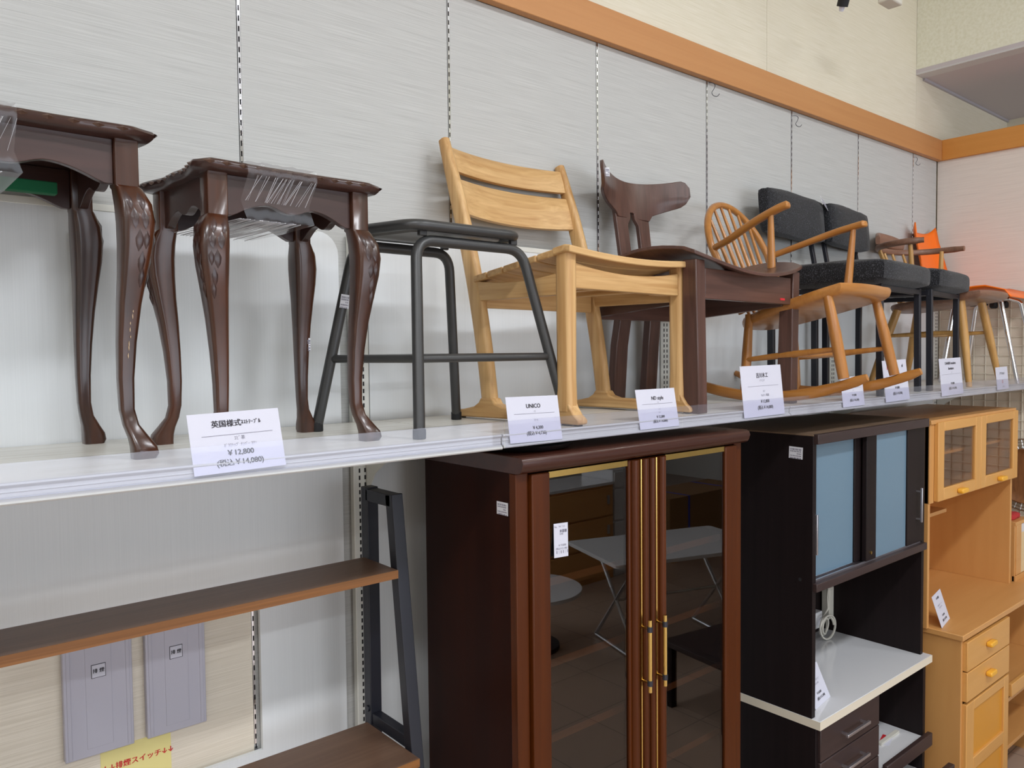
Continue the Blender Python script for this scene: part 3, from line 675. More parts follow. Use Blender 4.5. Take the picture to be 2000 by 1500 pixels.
def slat(h0, h1, d0, bow, nm='back_slat'):
    grid0 = []; n = 16
    rings = []
    for i in range(n + 1):
        u = -1 + 2 * i / n; w = OW / 2 + u * (OW / 2 - 0.012); dz = bow * (1 - u * u)
        th = 0.018
        def dd(h): return 0.330 + (h - 0.385) * 0.30
        drop = 0.008 * (1 - u * u)
        a, b = h0 - drop * (1.0 if h0 < 0.6 else 0.5), h1 - drop * 0.3
        rings.append([(w, dd(a) + dz + d0 - th / 2, a), (w, dd((a + b) / 2) + dz + d0 - th / 2 - 0.002, (a + b) / 2), (w, dd(b) + dz + d0 - th / 2, b), (w, dd(b) + dz + d0, b + 0.004), (w, dd(b) + dz + d0 + th / 2, b), (w, dd(a) + dz + d0 + th / 2, a), (w, dd(a) + dz + d0, a - 0.004)])
    G().loft(rings).obj(nm, M['oak_x'], oc, 0.0, 60)
slat(0.686, 0.754, 0.0, 0.030); slat(0.566, 0.664, 0.002, 0.034)
# seat of boards that run across the chair, dished
def seat_h(u, d): return 0.414 + (0.010 if u is None else 0.013 * u * u) - 0.055 * (d / 0.36) + 0.006
ds = [-0.040, 0.022, 0.082, 0.142, 0.202, 0.262, 0.316]
for i in range(6):
    a, b = ds[i] + 0.0025, ds[i + 1] - 0.0025; n = 12; grid = []
    in_ = 0.0 if i == 0 else (0.030 if i < 1 else 0.010)
    for k in range(n + 1):
        u = -1 + 2 * k / n; w = OW / 2 + u * (OW / 2 + 0.028 - in_ * (1 if i else 0))
        col = []
        for q in range(4):
            d = a + (b - a) * q / 3; col.append((w, d, seat_h(u, d) + (-0.006 if (i == 0 and q == 0) else 0)))
        grid.append(col)
    G().sheet(grid, 0.017).obj('seat_board', M['oak_x'], oc, 0.003, 45)
# rails
def rail(p0, p1, h0, h1, dip, horiz, nm):
    n = 12; a, b = Vector(p0), Vector(p1); pts = [(0, h0)]
    L = (b - a).length; nrm = Vector((-(b - a).y, (b - a).x, 0)).normalized()
    rings = []
    for i in range(n + 1):
        u = i / n; p = a.lerp(b, u); top = h1 - dip * (1 - (2 * u - 1) ** 2)
        rings.append([(p.x - nrm.x * 0.011, p.y - nrm.y * 0.011, h0), (p.x + nrm.x * 0.011, p.y + nrm.y * 0.011, h0), (p.x + nrm.x * 0.011, p.y + nrm.y * 0.011, top), (p.x - nrm.x * 0.011, p.y - nrm.y * 0.011, top)])
    G().loft(rings).obj(nm, M['oak_x'] if horiz else M['oak_y'], oc, 0.002)
rail((0.02, -0.002, 0), (OW - 0.02, -0.002, 0), 0.334, 0.396, 0.018, True, 'front_rail')
rail((0.0, 0.015, 0), (0.0, 0.31, 0), 0.318, 0.372, 0.012, False, 'side_rail'); rail((OW, 0.015, 0), (OW, 0.31, 0), 0.318, 0.372, 0.012, False, 'side_rail')
rail((0.02, 0.312, 0), (OW - 0.02, 0.312, 0), 0.300, 0.352, 0.0, True, 'back_rail')
for x in (OW * 0.33, OW * 0.67): box(x - 0.014, x + 0.014, 0.01, 0.30, 0.338, 0.356).obj('seat_bearer', M['oak_y'], oc, 0.002)
for x in (0.05, OW - 0.05): box(x - 0.03, x + 0.03, 0.015, 0.045, 0.335, 0.36).obj('corner_block', M['oak_x'], oc, 0.002)
sticker(oc, Matrix.Translation((OW + 0.002, -0.0185, 0.080)), 0.026, 0.034)

# ================================================================== DARK PLYWOOD CHAIR
dc = thing('plywood_chair', 'dark walnut plywood chair with saddle seat and T-shaped split back', 'chair', (1.8555, -0.475, SHELF), 4)
for s, w0 in ((1, 0.0), (-1, 0.602)):
    # plank legs, slightly splayed to the outside
    top_o = -0.018 * s
    def Q(w, d, h): return (w0 + s * w + top_o * s * 0 + (-0.014 * s) * (h / 0.44) * (1 if s > 0 else 1), d, h)
    rings = []
    for h, dw in ((0.0, 0.054), (0.22, 0.050), (0.44, 0.046)):
        rings.append([Q(0.0, 0.0, h), Q(0.046, 0.0, h), Q(0.046, dw, h), Q(0.0, dw, h)])
    G().loft(rings).obj('front_leg', M['walnut_z'], dc, 0.003)
for w0, w1 in ((0.165, 0.232), (0.345, 0.412)):
    pts = [((w0 + w1) / 2 - (0.0), 0.455, 0.0), ((w0 + w1) / 2, 0.440, 0.2), ((w0 + w1) / 2 + (0.012 if w0 < 0.3 else -0.012), 0.415, 0.40)]
    G().bar(pts, [0.066, 0.064, 0.062], [0.028, 0.028, 0.028], (1, 0, 0)).obj('rear_leg', M['walnut_z'], dc, 0.003)
box(0.040, 0.560, 0.004, 0.026, 0.330, 0.418).obj('front_rail', M['walnut_x'], dc, 0.002)
G().prism([(0.03, 0.325), (0.42, 0.29), (0.42, 0.37), (0.03, 0.415)], 0.035, 0.057, 'x').xf(Matrix.Shear('XZ', 4, (0, 0)) if False else Matrix.Identity(4)).obj('side_rail', M['walnut_y'], dc, 0.002)
G().prism([(0.03, 0.325), (0.42, 0.29), (0.42, 0.37), (0.03, 0.415)], 0.545, 0.567, 'x').obj('side_rail', M['walnut_y'], dc, 0.002)
box(0.05, 0.55, 0.40, 0.42, 0.285, 0.36).obj('back_rail', M['walnut_x'], dc, 0.002)
lettering([('karimoku', 0.50, 0.345, 0.016, 0.0004)], M['inkred'], dc, Matrix.Translation((0.0, 0.0033, 0)), 'small_mark') if False else None
box(0.486, 0.516, 0.0028, 0.0044, 0.342, 0.349).obj('red_mark', M['inkred'], dc)
# saddle seat
grid = []; n = 20
for k in range(n + 1):
    u = -1 + 2 * k / n; col = []
    for q in range(13):
        v = q / 12
        d = -0.035 + 0.425 * v
        half = (0.325 + 0.020 * math.sin(v * PI)) * (1 - 0.12 * max(0, v - 0.72) / 0.28)
        fr = 0.030 * (abs(u) ** 3) * (1 - v)           # corners pulled back at the front
        h = 0.425 - 0.022 * v * (1 - 0.3 * v) + 0.062 * (abs(u) ** 1.9) * (0.75 + 0.35 * math.sin(min(1, v * 1.3) * PI)) - (0.008 if q == 0 else 0)
        col.append((0.298 + u * half, d + fr, h))
    grid.append(col)
G().sheet(grid, 0.011).obj('seat', M['walnut_x'], dc, 0.002, 60)
# split back: two prongs that grow together into the curved crest; drawn as columns over the width
def back_d(w, h):
    u = (w - 0.288) / 0.27
    return 0.425 + 0.14 * (h - 0.42) - 0.108 * abs(u) ** 1.8 * max(0, min(1, (h - 0.60) / 0.12)) + 0.0
def lower(w):                                        # underside of the crest
    u = abs(w - 0.288)
    if u > 0.093:
        f = min(1, (u - 0.093) / 0.177); return 0.652 + 0.048 * f ** 0.75 + 0.014 * f * f
    if u < 0.030: return 0.662 - 0.020 * (u / 0.030) ** 2
    return None
def upper(w):
    u = (w - 0.288) / 0.275; return 0.768 + 0.038 * min(1, abs(u)) ** 2.0
rings = []; N = 40; W0, W1 = 0.026, 0.532
for i in range(N + 1):
    w = W0 + (W1 - W0) * i / N; lo = lower(w); up = upper(w)
    e = min(1, (min(i, N - i) + 0.15) / 2.6); mid = 0.5 * ((lo if lo else 0.645) + up)
    lo2 = (lo if lo else 0.640); lo2 = mid + (lo2 - mid) * math.sqrt(e * (2 - e)) if e < 1 else lo2
    up2 = mid + (up - mid) * math.sqrt(e * (2 - e)) if e < 1 else up
    th = 0.007; col = []
    hs = [lo2 + (up2 - lo2) * q / 6 for q in range(7)]
    rings.append([(w, back_d(w, h) - th, h) for h in hs] + [(w, back_d(w, h) + th, h) for h in hs[::-1]])
bk = G().loft(rings)
for sgn in (-1, 1):
    rr = []
    for q in range(13):
        h = 0.380 + (0.665 - 0.380) * q / 12; f = q / 12
        ci = 0.062 - 0.006 * f; co = 0.0
        inner = 0.020 + 0.012 * math.sin(f * PI * 0.8) * 1.0 - 0.004 * (1 - f); outer = 0.087 + 0.007 * f
        if f > 0.9: inner = 0.012
        a, b = 0.288 + sgn * inner, 0.288 + sgn * outer
        d = back_d(0.288, h); th = 0.0075
        rr.append([(a, d - th, h), (b, d - th, h), (b, d + th, h), (a, d + th, h)])
    bk.loft(rr)
bo = bk.obj('backrest', M['walnut_z'], dc, 0.002, 50)
sticker(dc, Matrix.Translation((0.078, 0.3905, 0.760)) @ Matrix.Rotation(math.radians(-31), 4, 'Z') @ Matrix.Rotation(math.radians(-8), 4, 'X'), 0.014, 0.030)

# ================================================================== ROCKING CHAIR
rc = thing('rocking_chair', 'honey coloured spindle-back rocking chair with hooped back and open arms', 'chair', (2.425, -0.55, SHELF), 5)
rc.scale = (0.977, 0.977, 0.977)
RW = 0.433
def rock_h(d): return 0.003 + 0.56 * (d - 0.225) ** 2
for w in (0.0, RW):
    b0, b1 = (-0.135, 0.54) if w == 0 else (-0.158, 0.57)
    path = [(w, b0 + (b1 - b0) * i / 20, rock_h(b0 + (b1 - b0) * i / 20) + 0.018) for i in range(21)]
    hs = [0.024] + [0.034] * 3 + [0.038] * 14 + [0.034, 0.03, 0.022]
    G().bar(path, [0.020] + [0.026] * 19 + [0.020], hs, (1, 0, 0), 0.011).obj('rocker', M['elm_y'], rc, 0.0, 60)
def leg(nm, a, b, r0, rm, r1, mat='elm_z', n=10):
    A, B = Vector(a), Vector(b); path = [A.lerp(B, i / 8) for i in range(9)]
    rs = [r0 + (rm - r0) * (i / 4) if i <= 4 else rm + (r1 - rm) * ((i - 4) / 4) for i in range(9)]
    return G().tube(path, rs, n).obj(nm, M[mat], rc, smooth=60)
leg('front_leg', (0.010, 0.004, 0.385), (0.0, -0.060, 0.088), 0.014, 0.0195, 0.0175)
leg('front_leg', (RW - 0.006, 0.004, 0.388), (RW, -0.068, 0.088), 0.014, 0.0195, 0.0175)
leg('rear_leg', (0.045, 0.300, 0.312), (0.004, 0.295, 0.030), 0.014, 0.018, 0.016)
leg('rear_leg', (RW - 0.045, 0.300, 0.312), (RW - 0.004, 0.300, 0.030), 0.014, 0.018, 0.016)
for w in (0.002, RW - 0.002): leg('side_stretcher', (w, -0.038, 0.185), (w + (0.012 if w < .2 else -0.012), 0.296, 0.150), 0.008, 0.0125, 0.008)
leg('cross_stretcher', (0.006, 0.130, 0.166), (RW - 0.006, 0.130, 0.166), 0.008, 0.0125, 0.008)
# seat: shaped board, tilted back, dished
pts = []
def seat_xy():
    q = [(-0.006, -0.050), (0.10, -0.062), (RW / 2, -0.066), (RW - 0.10, -0.062), (RW + 0.006, -0.050), (RW + 0.012, 0.03), (RW + 0.0, 0.16), (RW - 0.03, 0.28), (RW - 0.09, 0.352), (RW / 2, 0.372), (0.09, 0.352), (0.03, 0.28), (0.0, 0.16), (-0.012, 0.03)]
    return [tuple(p)[:2] for p in smoothline([(x, y, 0) for x, y in q + [q[0]]], 4)][:-1]
sx = seat_xy(); cx, cy = RW / 2, 0.15
def sh(y): return 0.404 - 0.262 * (y + 0.05)
rings = []
for k, dz in ((0.93, -0.038), (0.985, -0.030), (1.0, -0.018), (1.0, -0.010), (0.985, -0.002), (0.95, 0.0), (0.8, -0.006), (0.5, -0.014), (0.15, -0.016)):
    rings.append([(cx + (x - cx) * k, cy + (y - cy) * k, sh(cy + (y - cy) * k) + dz) for x, y in sx])
G().loft(rings).obj('seat', M['elm_x'], rc, 0.0, 50)
# hoop back
def hoop(t):                                        # t 0..1 round the bow
    a = PI * (1.12 - 1.24 * t); u = math.cos(a); v = math.sin(a)
    w = RW / 2 + 0.215 * u * (1.0 if v > 0 else 0.97)
    h = 0.545 + 0.205 * v
    return (w, 0.345 + (h - 0.36) * 0.40, h)
hp = [(0.060, 0.335, 0.318), (0.030, 0.362, 0.40), (0.008, 0.385, 0.47)] + [hoop(i / 24) for i in range(1, 24)] + [(RW - 0.008, 0.385, 0.47), (RW - 0.030, 0.362, 0.40), (RW - 0.060, 0.335, 0.318)]
G().bar(smoothline(hp, 2), 0.026, 0.024, (0, 1, 0.4), 0.010).obj('back_hoop', M['elm_z'], rc, 0.0, 60)
for k in range(6):
    u = -1 + 2 * (k + 0.5) / 6; w0 = RW / 2 + u * 0.135; w1 = RW / 2 + u * 0.178
    ht = 0.545 + 0.205 * math.sqrt(max(0.02, 1 - ((w1 - RW / 2) / 0.215) ** 2)) - 0.006
    leg('spindle', (w0, 0.330, 0.312), (w1, 0.345 + (ht - 0.36) * 0.40, ht), 0.0062, 0.0085, 0.0055, n=8)
# arms and their posts
for s, w, de, he, dp in ((1, 0.0, 0.120, 0.676, 0.185), (-1, RW, 0.045, 0.652, 0.092)):
    out = -0.022 * s
    path = smoothline([(w + 0.004 * s, 0.415, 0.560), (w + out * 0.6, 0.345, 0.582), (w + out, de + 0.13, 0.628), (w + out, de + 0.04, 0.664 if s > 0 else 0.646), (w + out * 0.8, de, he)], 5)
    n = len(path); G().bar(path, [0.024 + 0.018 * min(1, i / (n * 0.7)) - (0.018 if i == n - 1 else 0) for i in range(n)], [0.023] * (n - 1) + [0.014], (1, 0, 0), 0.009).obj('arm', M['elm_y'], rc, 0.0, 60)
    leg('arm_post', (w + 0.012 * s, dp + 0.012, 0.350), (w + out * 0.95, dp, 0.650 if s > 0 else 0.640), 0.017, 0.014, 0.0095)

# ================================================================== TWO BLACK CUSHIONED CHAIRS
def cushion(x0, x1, y0, y1, z0, z1, puff=0.012, soft=0.6):
    """soft block: rounded box with swollen faces"""
    g = G(); rings = []
    import itertools
    n = 8
    def shape(u, v, w_):
        # superellipsoid-like mapping of a cube surface
        m = max(abs(u), abs(v), abs(w_)); 
        return u, v, w_
    bm = bmesh.new(); bmesh.ops.create_cube(bm, size=2.0); bmesh.ops.subdivide_edges(bm, edges=bm.edges[:], cuts=7, use_grid_fill=True)
    hx, hy, hz = (x1 - x0) / 2, (y1 - y0) / 2, (z1 - z0) / 2; r = min(hx, hy, hz) * soft
    for v in bm.verts:
        p = v.co.copy(); q = Vector((p.x * hx, p.y * hy, p.z * hz))
        c = Vector((max(-hx + r, min(hx - r, q.x)), max(-hy + r, min(hy - r, q.y)), max(-hz + r, min(hz - r, q.z))))
        d = q - c
        if d.length > 1e-6:
            mx = max(abs(d.x), abs(d.y), abs(d.z)); q = c + d.normalized() * min(r, d.length if mx < r * .3 else r)
        bulge = (1 - p.x ** 2) * (1 - p.y ** 2) if abs(p.z) > 0.95 else 0
        q.z += math.copysign(puff * bulge, p.z)
        bulge = (1 - p.x ** 2) * (1 - p.z ** 2) if abs(p.y) > 0.95 else 0
        q.y += math.copysign(puff * 0.7 * bulge, p.y)
        q += Vector((math.sin(p.y * 5 + p.z * 3), math.sin(p.x * 4), math.sin(p.x * 5 + p.y * 6))) * 0.0015
        v.co = q + Vector(((x0 + x1) / 2, (y0 + y1) / 2, (z0 + z1) / 2))
    g.v = [tuple(v.co) for v in bm.verts]; bm.verts.index_update(); g.f = [tuple(v.index for v in f.verts) for f in bm.faces]; bm.free()
    return g
def black_chair(label, loc_, rot, tagged=False, ol=0.08, orr=0.025):
    t = thing('cushioned_chair', label, 'chair', loc_, rot, 'black tweed cushioned chairs')
    w = 0.415; s = 0.0115
    cushion(-ol, w + orr, -0.050, 0.370, 0.425, 0.515, 0.012).obj('seat_cushion', M['tweed'], t, 0.0, 60)
    b = cushion(-ol, w + orr, -0.028, 0.028, 0.655, 0.838, 0.008)
    b.xf(Matrix.Translation((0, 0.424, 0.745)) @ Matrix.Rotation(math.radians(-5), 4, 'X') @ Matrix.Translation((0, 0, -0.745))); b.obj('back_cushion', M['tweed'], t, 0.0, 60)
    for x in (0.0, w):
        sx_ = 0.012 if x == 0 else -0.012
        fl = G().bar([(x + 0.014, 0.0, 0.0), (x + sx_ * 0, 0.0, 0.425)], 0.023, 0.023, (1, 0, 0)).obj('front_leg', M['blackpaint'], t, 0.002)
        G().bar([(x, 0.430, 0.0), (x, 0.432, 0.30), (x, 0.430, 0.41)], 0.024, 0.026, (1, 0, 0)).obj('rear_leg', M['blackpaint'], t, 0.002)
        G().bar([(x + sx_, 0.400, 0.40), (x + sx_, 0.455, 0.70)], 0.022, 0.016, (1, 0, 0)).obj('back_upright', M['blackpaint'], t, 0.002)
        box(x - s, x + s, 0.0, 0.435, 0.400, 0.420).obj('side_rail', M['blackpaint'], t, 0.001)
    for y, z in ((0.0, 0.400), (0.425, 0.380)): box(0, w, y - s, y + s, z, z + 0.02).obj('cross_rail', M['blackpaint'], t, 0.001)
    for k in range(5): G().tube([(0.02, 0.06 + k * 0.075, 0.420), (w - 0.02, 0.06 + k * 0.075, 0.420)], 0.004, 6).obj('seat_wire', M['blackpaint'], t)
    if tagged: sticker(t, Matrix.Translation((0.428, 0.398, 0.830)) @ Matrix.Rotation(math.radians(28), 4, 'Y') @ Matrix.Rotation(math.radians(-25), 4, 'X'), 0.075, 0.036, 'hanging_tag')
    return t
black_chair('left one of the two black tweed cushioned metal chairs, behind the rocking chair', (2.977, -0.4655, SHELF), 5, True)
black_chair('right one of the two black tweed cushioned metal chairs', (3.470, -0.445, SHELF), 7, False, 0.022, 0.050)

# ================================================================== BOW ARMCHAIR
ac = thing('bow_armchair', 'walnut bow-armed chair on pale splayed legs, behind the black cushioned chairs', 'chair', (3.92, -0.45, SHELF), 5)
AW = 0.44
def stick(nm, a, b, r0, rm, r1, mat, par):
    A, B = Vector(a), Vector(b)
    rs = [r0 + (rm - r0) * (i / 3) if i <= 3 else rm + (r1 - rm) * ((i - 3) / 4) for i in range(8)]
    return G().tube([A.lerp(B, i / 7) for i in range(8)], rs, 9).obj(nm, mat, par, smooth=60)
stick('leg', (0.035, 0.060, 0.405), (0.0, 0.010, 0.0), 0.0185, 0.0195, 0.0125, M['ash_z'], ac)
stick('leg', (0.330, 0.050, 0.405), (0.480, 0.0, 0.0), 0.0185, 0.0195, 0.0125, M['ash_z'], ac)
stick('leg', (0.050, 0.335, 0.385), (0.010, 0.455, 0.0), 0.0185, 0.0195, 0.0125, M['ash_z'], ac)
stick('leg', (0.360, 0.345, 0.385), (0.430, 0.425, 0.0), 0.0185, 0.0195, 0.0125, M['ash_z'], ac)
stick('stretcher', (0.020, 0.045, 0.252), (0.032, 0.385, 0.240), 0.008, 0.012, 0.008, M['ash_z'], ac)
stick('stretcher', (0.385, 0.035, 0.252), (0.392, 0.385, 0.240), 0.008, 0.012, 0.008, M['ash_z'], ac)
stick('stretcher', (0.026, 0.215, 0.246), (0.388, 0.215, 0.246), 0.008, 0.012, 0.008, M['ash_z'], ac)
sp = [(0.0, -0.03), (0.10, -0.052), (0.22, -0.056), (0.34, -0.052), (0.455, -0.03), (0.462, 0.08), (0.45, 0.24), (0.40, 0.365), (0.22, 0.405), (0.04, 0.365), (0.0, 0.24), (-0.008, 0.08)]
sp = [tuple(p)[:2] for p in smoothline([(x, y, 0) for x, y in sp + [sp[0]]], 4)][:-1]
rings = []
for k, dz in ((0.90, -0.036), (0.98, -0.026), (1.0, -0.014), (0.99, -0.003), (0.95, 0.0), (0.75, -0.008), (0.4, -0.014), (0.1, -0.015)):
    rings.append([(0.22 + (x - 0.22) * k, 0.17 + (y - 0.17) * k, 0.438 - 0.05 * ((0.17 + (y - 0.17) * k) / 0.4) + dz) for x, y in sp])
G().loft(rings).obj('seat', M['softwal_x'], ac, 0.0, 50)
bowp = [(-0.010, 0.205, 0.688), (-0.030, 0.30, 0.684), (0.010, 0.395, 0.680), (0.10, 0.455, 0.680), (0.22, 0.470, 0.680), (0.34, 0.455, 0.680), (0.43, 0.395, 0.680), (0.475, 0.30, 0.682), (0.455, 0.16, 0.682)]
bp = smoothline(bowp, 5); n = len(bp)
G().bar(bp, [0.030 if 1 < i < n - 2 else 0.026 for i in range(n)], [0.024 if 1 < i < n - 2 else 0.018 for i in range(n)], (0.0, 0.0, 1.0), 0.009).obj('arm_bow', M['softwal_x'], ac, 0.0, 60)
cr = smoothline([(0.045, 0.435, 0.715), (0.12, 0.462, 0.728), (0.22, 0.472, 0.732), (0.32, 0.462, 0.728), (0.395, 0.435, 0.715)], 5); n = len(cr)
G().bar(cr, [0.070 - 0.030 * abs(2 * i / (n - 1) - 1) ** 3 for i in range(n)], [0.020] * n, (0, 0, 1), 0.008).obj('crest_rail', M['softwal_x'], ac, 0.0, 60)
for w, d in ((0.06, 0.432), (0.13, 0.460), (0.22, 0.468), (0.31, 0.460), (0.38, 0.432)):
    stick('spindle', (0.22 + (w - 0.22) * 0.86, d - 0.100, 0.395), (w, d, 0.672), 0.0085, 0.0095, 0.0065, M['ash_z'], ac)
for w, s in ((0.0, 1), (0.44, -1)):
    stick('arm_post', (w + 0.025 * s, 0.26, 0.405), (w - 0.012 * s, 0.265, 0.675), 0.0145, 0.013, 0.010, M['ash_z'], ac)

# ================================================================== ORANGE SHELL CHAIR
og = thing('shell_chair', 'bright orange plastic shell chair on chrome legs in the corner', 'chair', (4.375, -0.405, SHELF), 3)
og.scale = (0.87, 1.03, 1.03)
def shell_pt(u, v):
    """u -1..1 across, v 0..1 from front edge of the seat to the top of the back"""
    prof = smoothline([(-0.045, 0.418), (-0.02, 0.440), (0.06, 0.452), (0.18, 0.440), (0.28, 0.425), (0.345, 0.440), (0.375, 0.50), (0.395, 0.60), (0.425, 0.72), (0.445, 0.80)], 4) if False else None
    P = [(-0.050, 0.415), (-0.025, 0.438), (0.06, 0.450), (0.18, 0.438), (0.28, 0.424), (0.345, 0.440), (0.372, 0.50), (0.392, 0.60), (0.420, 0.72), (0.440, 0.80)]
    f = v * (len(P) - 1); i = min(int(f), len(P) - 2); f -= i
    d, h = P[i][0] + (P[i + 1][0] - P[i][0]) * f, P[i][1] + (P[i + 1][1] - P[i][1]) * f
    half = 0.235 if v < 0.5 else 0.235 - 0.02 * (v - 0.5) / 0.2 if v < 0.7 else 0.227 - 0.055 * (v - 0.7) / 0.3
    lift = 0.028 * abs(u) ** 3
    if v < 0.55: h += lift * min(1, v * 4)
    else: d -= lift * 1.3; h += 0.018 * abs(u) ** 6 * (1 if v > 0.93 else 0)
    if v > 0.97: h += -0.012 + 0.022 * abs(u) ** 4
    return (0.235 + u * half, d, h)
grid = [[shell_pt(-1 + 2 * i / 16, j / 27) for j in range(28)] for i in range(17)]
vs = [Vector(p) for r in grid for p in r]; n = 28; fs = []
for i in range(16):
    for j in range(27): fs.append((i * n + j, (i + 1) * n + j, (i + 1) * n + j + 1, i * n + j + 1))
so = G().add(vs, fs).obj('shell', M['orange'], og, 0.0, 60)
md = so.modifiers.new('thick', 'SOLIDIFY'); md.thickness = 0.006; md.offset = 0
for w0, w1, nm in ((0.035, 0.0, 1), (0.430, 0.452, -1)):
    G().tube(fillet([(w1, -0.085, 0.0), (w0, 0.0, 0.405), (w0 + 0.02 * nm, 0.05, 0.424)], 0.03), 0.0105, 10).obj('leg', M['chrome'], og, smooth=60)
    G().tube(fillet([(w1, 0.255, 0.0), (w0, 0.205, 0.385), (w0 + 0.02 * nm, 0.15, 0.420)], 0.03), 0.0105, 10).obj('leg', M['chrome'], og, smooth=60)
    G().tube([(w0 + 0.02 * nm, 0.05, 0.424), (w0 + 0.02 * nm, 0.15, 0.420)], 0.0105, 10).obj('seat_support', M['chrome'], og, smooth=60)
    for d in (0.075, 0.125): cushion(w0 - 0.006, w0 + 0.034, d - 0.018, d + 0.018, 0.378, 0.412, 0.0).obj('stacking_bumper', M['rubber'], og)

# ================================================================== CHERRY GLASS CABINET (local origin: left front floor corner)
ch = thing('display_cabinet', 'tall reddish cherry wood cabinet with two glass doors and brass handles', 'cabinet', (1.157, -0.485, 0))
CW, CD, CH = 0.885, 0.365, 1.800
box(0, 0.020, 0.0, CD, 0.0, CH).obj('side_panel', M['cherry_shade'], ch, 0.001)
box(CW - 0.020, CW, 0.0, CD, 0.0, CH).obj('side_panel', M['cherry_shade'], ch, 0.001)
box(0.020, CW - 0.020, CD - 0.012, CD, 0.05, CH).obj('back_board', M['cherry_shade'], ch)
box(-0.0012, 0.036, -0.004, 0.02, 0.0, CH).obj('stile', M['cherry_z'], ch, 0.002)
box(CW - 0.036, CW + 0.0012, -0.004, 0.02, 0.0, CH).obj('stile', M['cherry_z'], ch, 0.002)
G().prism([(CD, CH), (-0.010, CH), (-0.024, CH + 0.004), (-0.030, CH + 0.012), (-0.034, CH + 0.026), (-0.030, CH + 0.036), (-0.022, CH + 0.040), (CD, CH + 0.040)], -0.004, CW + 0.004, 'x').obj('cornice', M['cherry_x'], ch, 0.0015, 50)
box(0.02, CW - 0.02, 0.01, CD, 0.0, 0.10).obj('plinth', M['cherry_x'], ch, 0.001)
for z in (1.525, 1.322, 1.133, 0.93, 0.70, 0.45):
    sh_ = box(0.022, CW - 0.022, 0.040, CD - 0.014, z - 0.020, z).obj('inner_shelf', M['cherry_shade_x'], ch); box(0.022, CW - 0.022, 0.0385, 0.0405, z - 0.0195, z - 0.0005).obj('shelf_edge', M['lit_edge_x'], sh_)
def cherry_door(x0, x1, hinge_left):
    a = 0.056; b = 0.074
    l, r = (a, b) if hinge_left else (b, a)
    d = box(x0, x0 + l, -0.016, 0.004, 0.10, CH - 0.003).obj('door', M['cherry_z'], ch, 0.003)
    def sub(g, nm, mat, bev=0.002): return g.obj(nm, mat, d, bev)
    sub(box(x1 - r, x1, -0.016, 0.004, 0.10, CH - 0.003), 'door_stile', M['cherry_z'], 0.003)
    sub(box(x0 + l, x1 - r, -0.014, 0.002, 0.10, 0.19), 'bottom_rail', M['cherry_x'])
    sub(box(x0 + l, x1 - r, -0.012, 0.002, CH - 0.018, CH - 0.003), 'gold_top_strip', M['brass'], 0.0005)  # gold-coloured band across the top of the pane
    sub(box(x0 + l - 0.004, x1 - r + 0.004, -0.009, -0.005, 0.18, CH - 0.004), 'glass_pane', M['glass'], 0)
    # mouldings on the meeting stile with a brass line
    s0, s1 = (x1 - r, x1) if hinge_left else (x0, x0 + l)
    gl = s0 + (0.044 if hinge_left else 0.028)
    sub(G().tube([(gl, -0.018, 0.10), (gl, -0.018, CH - 0.004)], 0.0032, 8), 'brass_line', M['brass'], 0)
    for cxm in ((s0 + 0.020, 0.012), (s0 + 0.061, 0.010)) if hinge_left else ((s0 + 0.012, 0.010), (s0 + 0.052, 0.012)):
        sub(G().tube([(cxm[0], -0.016, 0.10), (cxm[0], -0.016, CH - 0.004)], cxm[1], 12), 'half_round_moulding', M['cherry_z'], 0)
    hz0, hz1 = (EYE - 0.890, EYE - 0.700)
    hx = gl + 0.0
    hb = sub(G().tube([(hx, -0.047, hz0), (hx, -0.047, hz1)], 0.0056, 8), 'handle', M['brass'], 0)
    for z in (hz0 + 0.024, hz1 - 0.024):
        hb_ = G().tube([(hx, -0.016, z), (hx, -0.042, z)], 0.0032, 8).obj('handle_post', M['brass'], d)
        G().tube([(hx, -0.047, z - 0.007), (hx, -0.047, z + 0.007)], 0.0072, 10).obj('handle_collar', M['gun'], d)
    return d
cherry_door(0.038, 0.444, True); d2 = cherry_door(0.447, CW - 0.038, False)
# price slip taped on the left pane, barcode sticker on the side
sl_ = box(0, 0.046, 0, 0.0006, -0.080, 0.0).obj('price_slip', M['card'], smooth=0, loc=(1.267, -0.4955, EYE - 0.409)); sl_.rotation_euler = (math.radians(-4), math.radians(3), 0)
tag(sl_, 'narrow white price slip stuck on the left glass door of the cherry cabinet', 'slip')
lettering([('No.', 0.006, -0.008, 0.006, 0), ('ｷｬﾋﾞﾈｯﾄ', 0.026, -0.008, 0.006, 0), ('食器棚', 0.030, -0.019, 0.008, 0.0002), ('W90', 0.024, -0.026, 0.006, 0), ('￥19,800', 0.026, -0.052, 0.007, 0), ('(税込￥21,780)', 0.024, -0.060, 0.006, 0), ('▮▯▮▮▯▮', 0.026, -0.067, 0.007, 0)], M['inkgrey'], sl_, Matrix.Translation((0, -0.0006, 0)))
sticker(ch, Matrix.Translation((-0.0005, 0.045, EYE - 0.365)) @ Matrix.Rotation(-PI / 2, 4, 'Z'), 0.040, 0.030)
# dark round tray on the cabinet top
pr = [(0.0, 0.0), (0.10, 0.0), (0.118, 0.004), (0.128, 0.014), (0.126, 0.016), (0.114, 0.008), (0.0, 0.005)]
rings = [[(r * math.cos(2 * PI * k / 36), r * math.sin(2 * PI * k / 36), z) for k in range(36)] for r, z in [(max(r, 0.002), z) for r, z in pr]]
tag(G().loft(rings).obj('round_tray', plain('black_lacquer', srgb(18, 16, 17), 0.4), smooth=40, loc=(1.285, -0.36, CH + 0.0405)), 'black round tray lying on top of the cherry cabinet', 'tray')

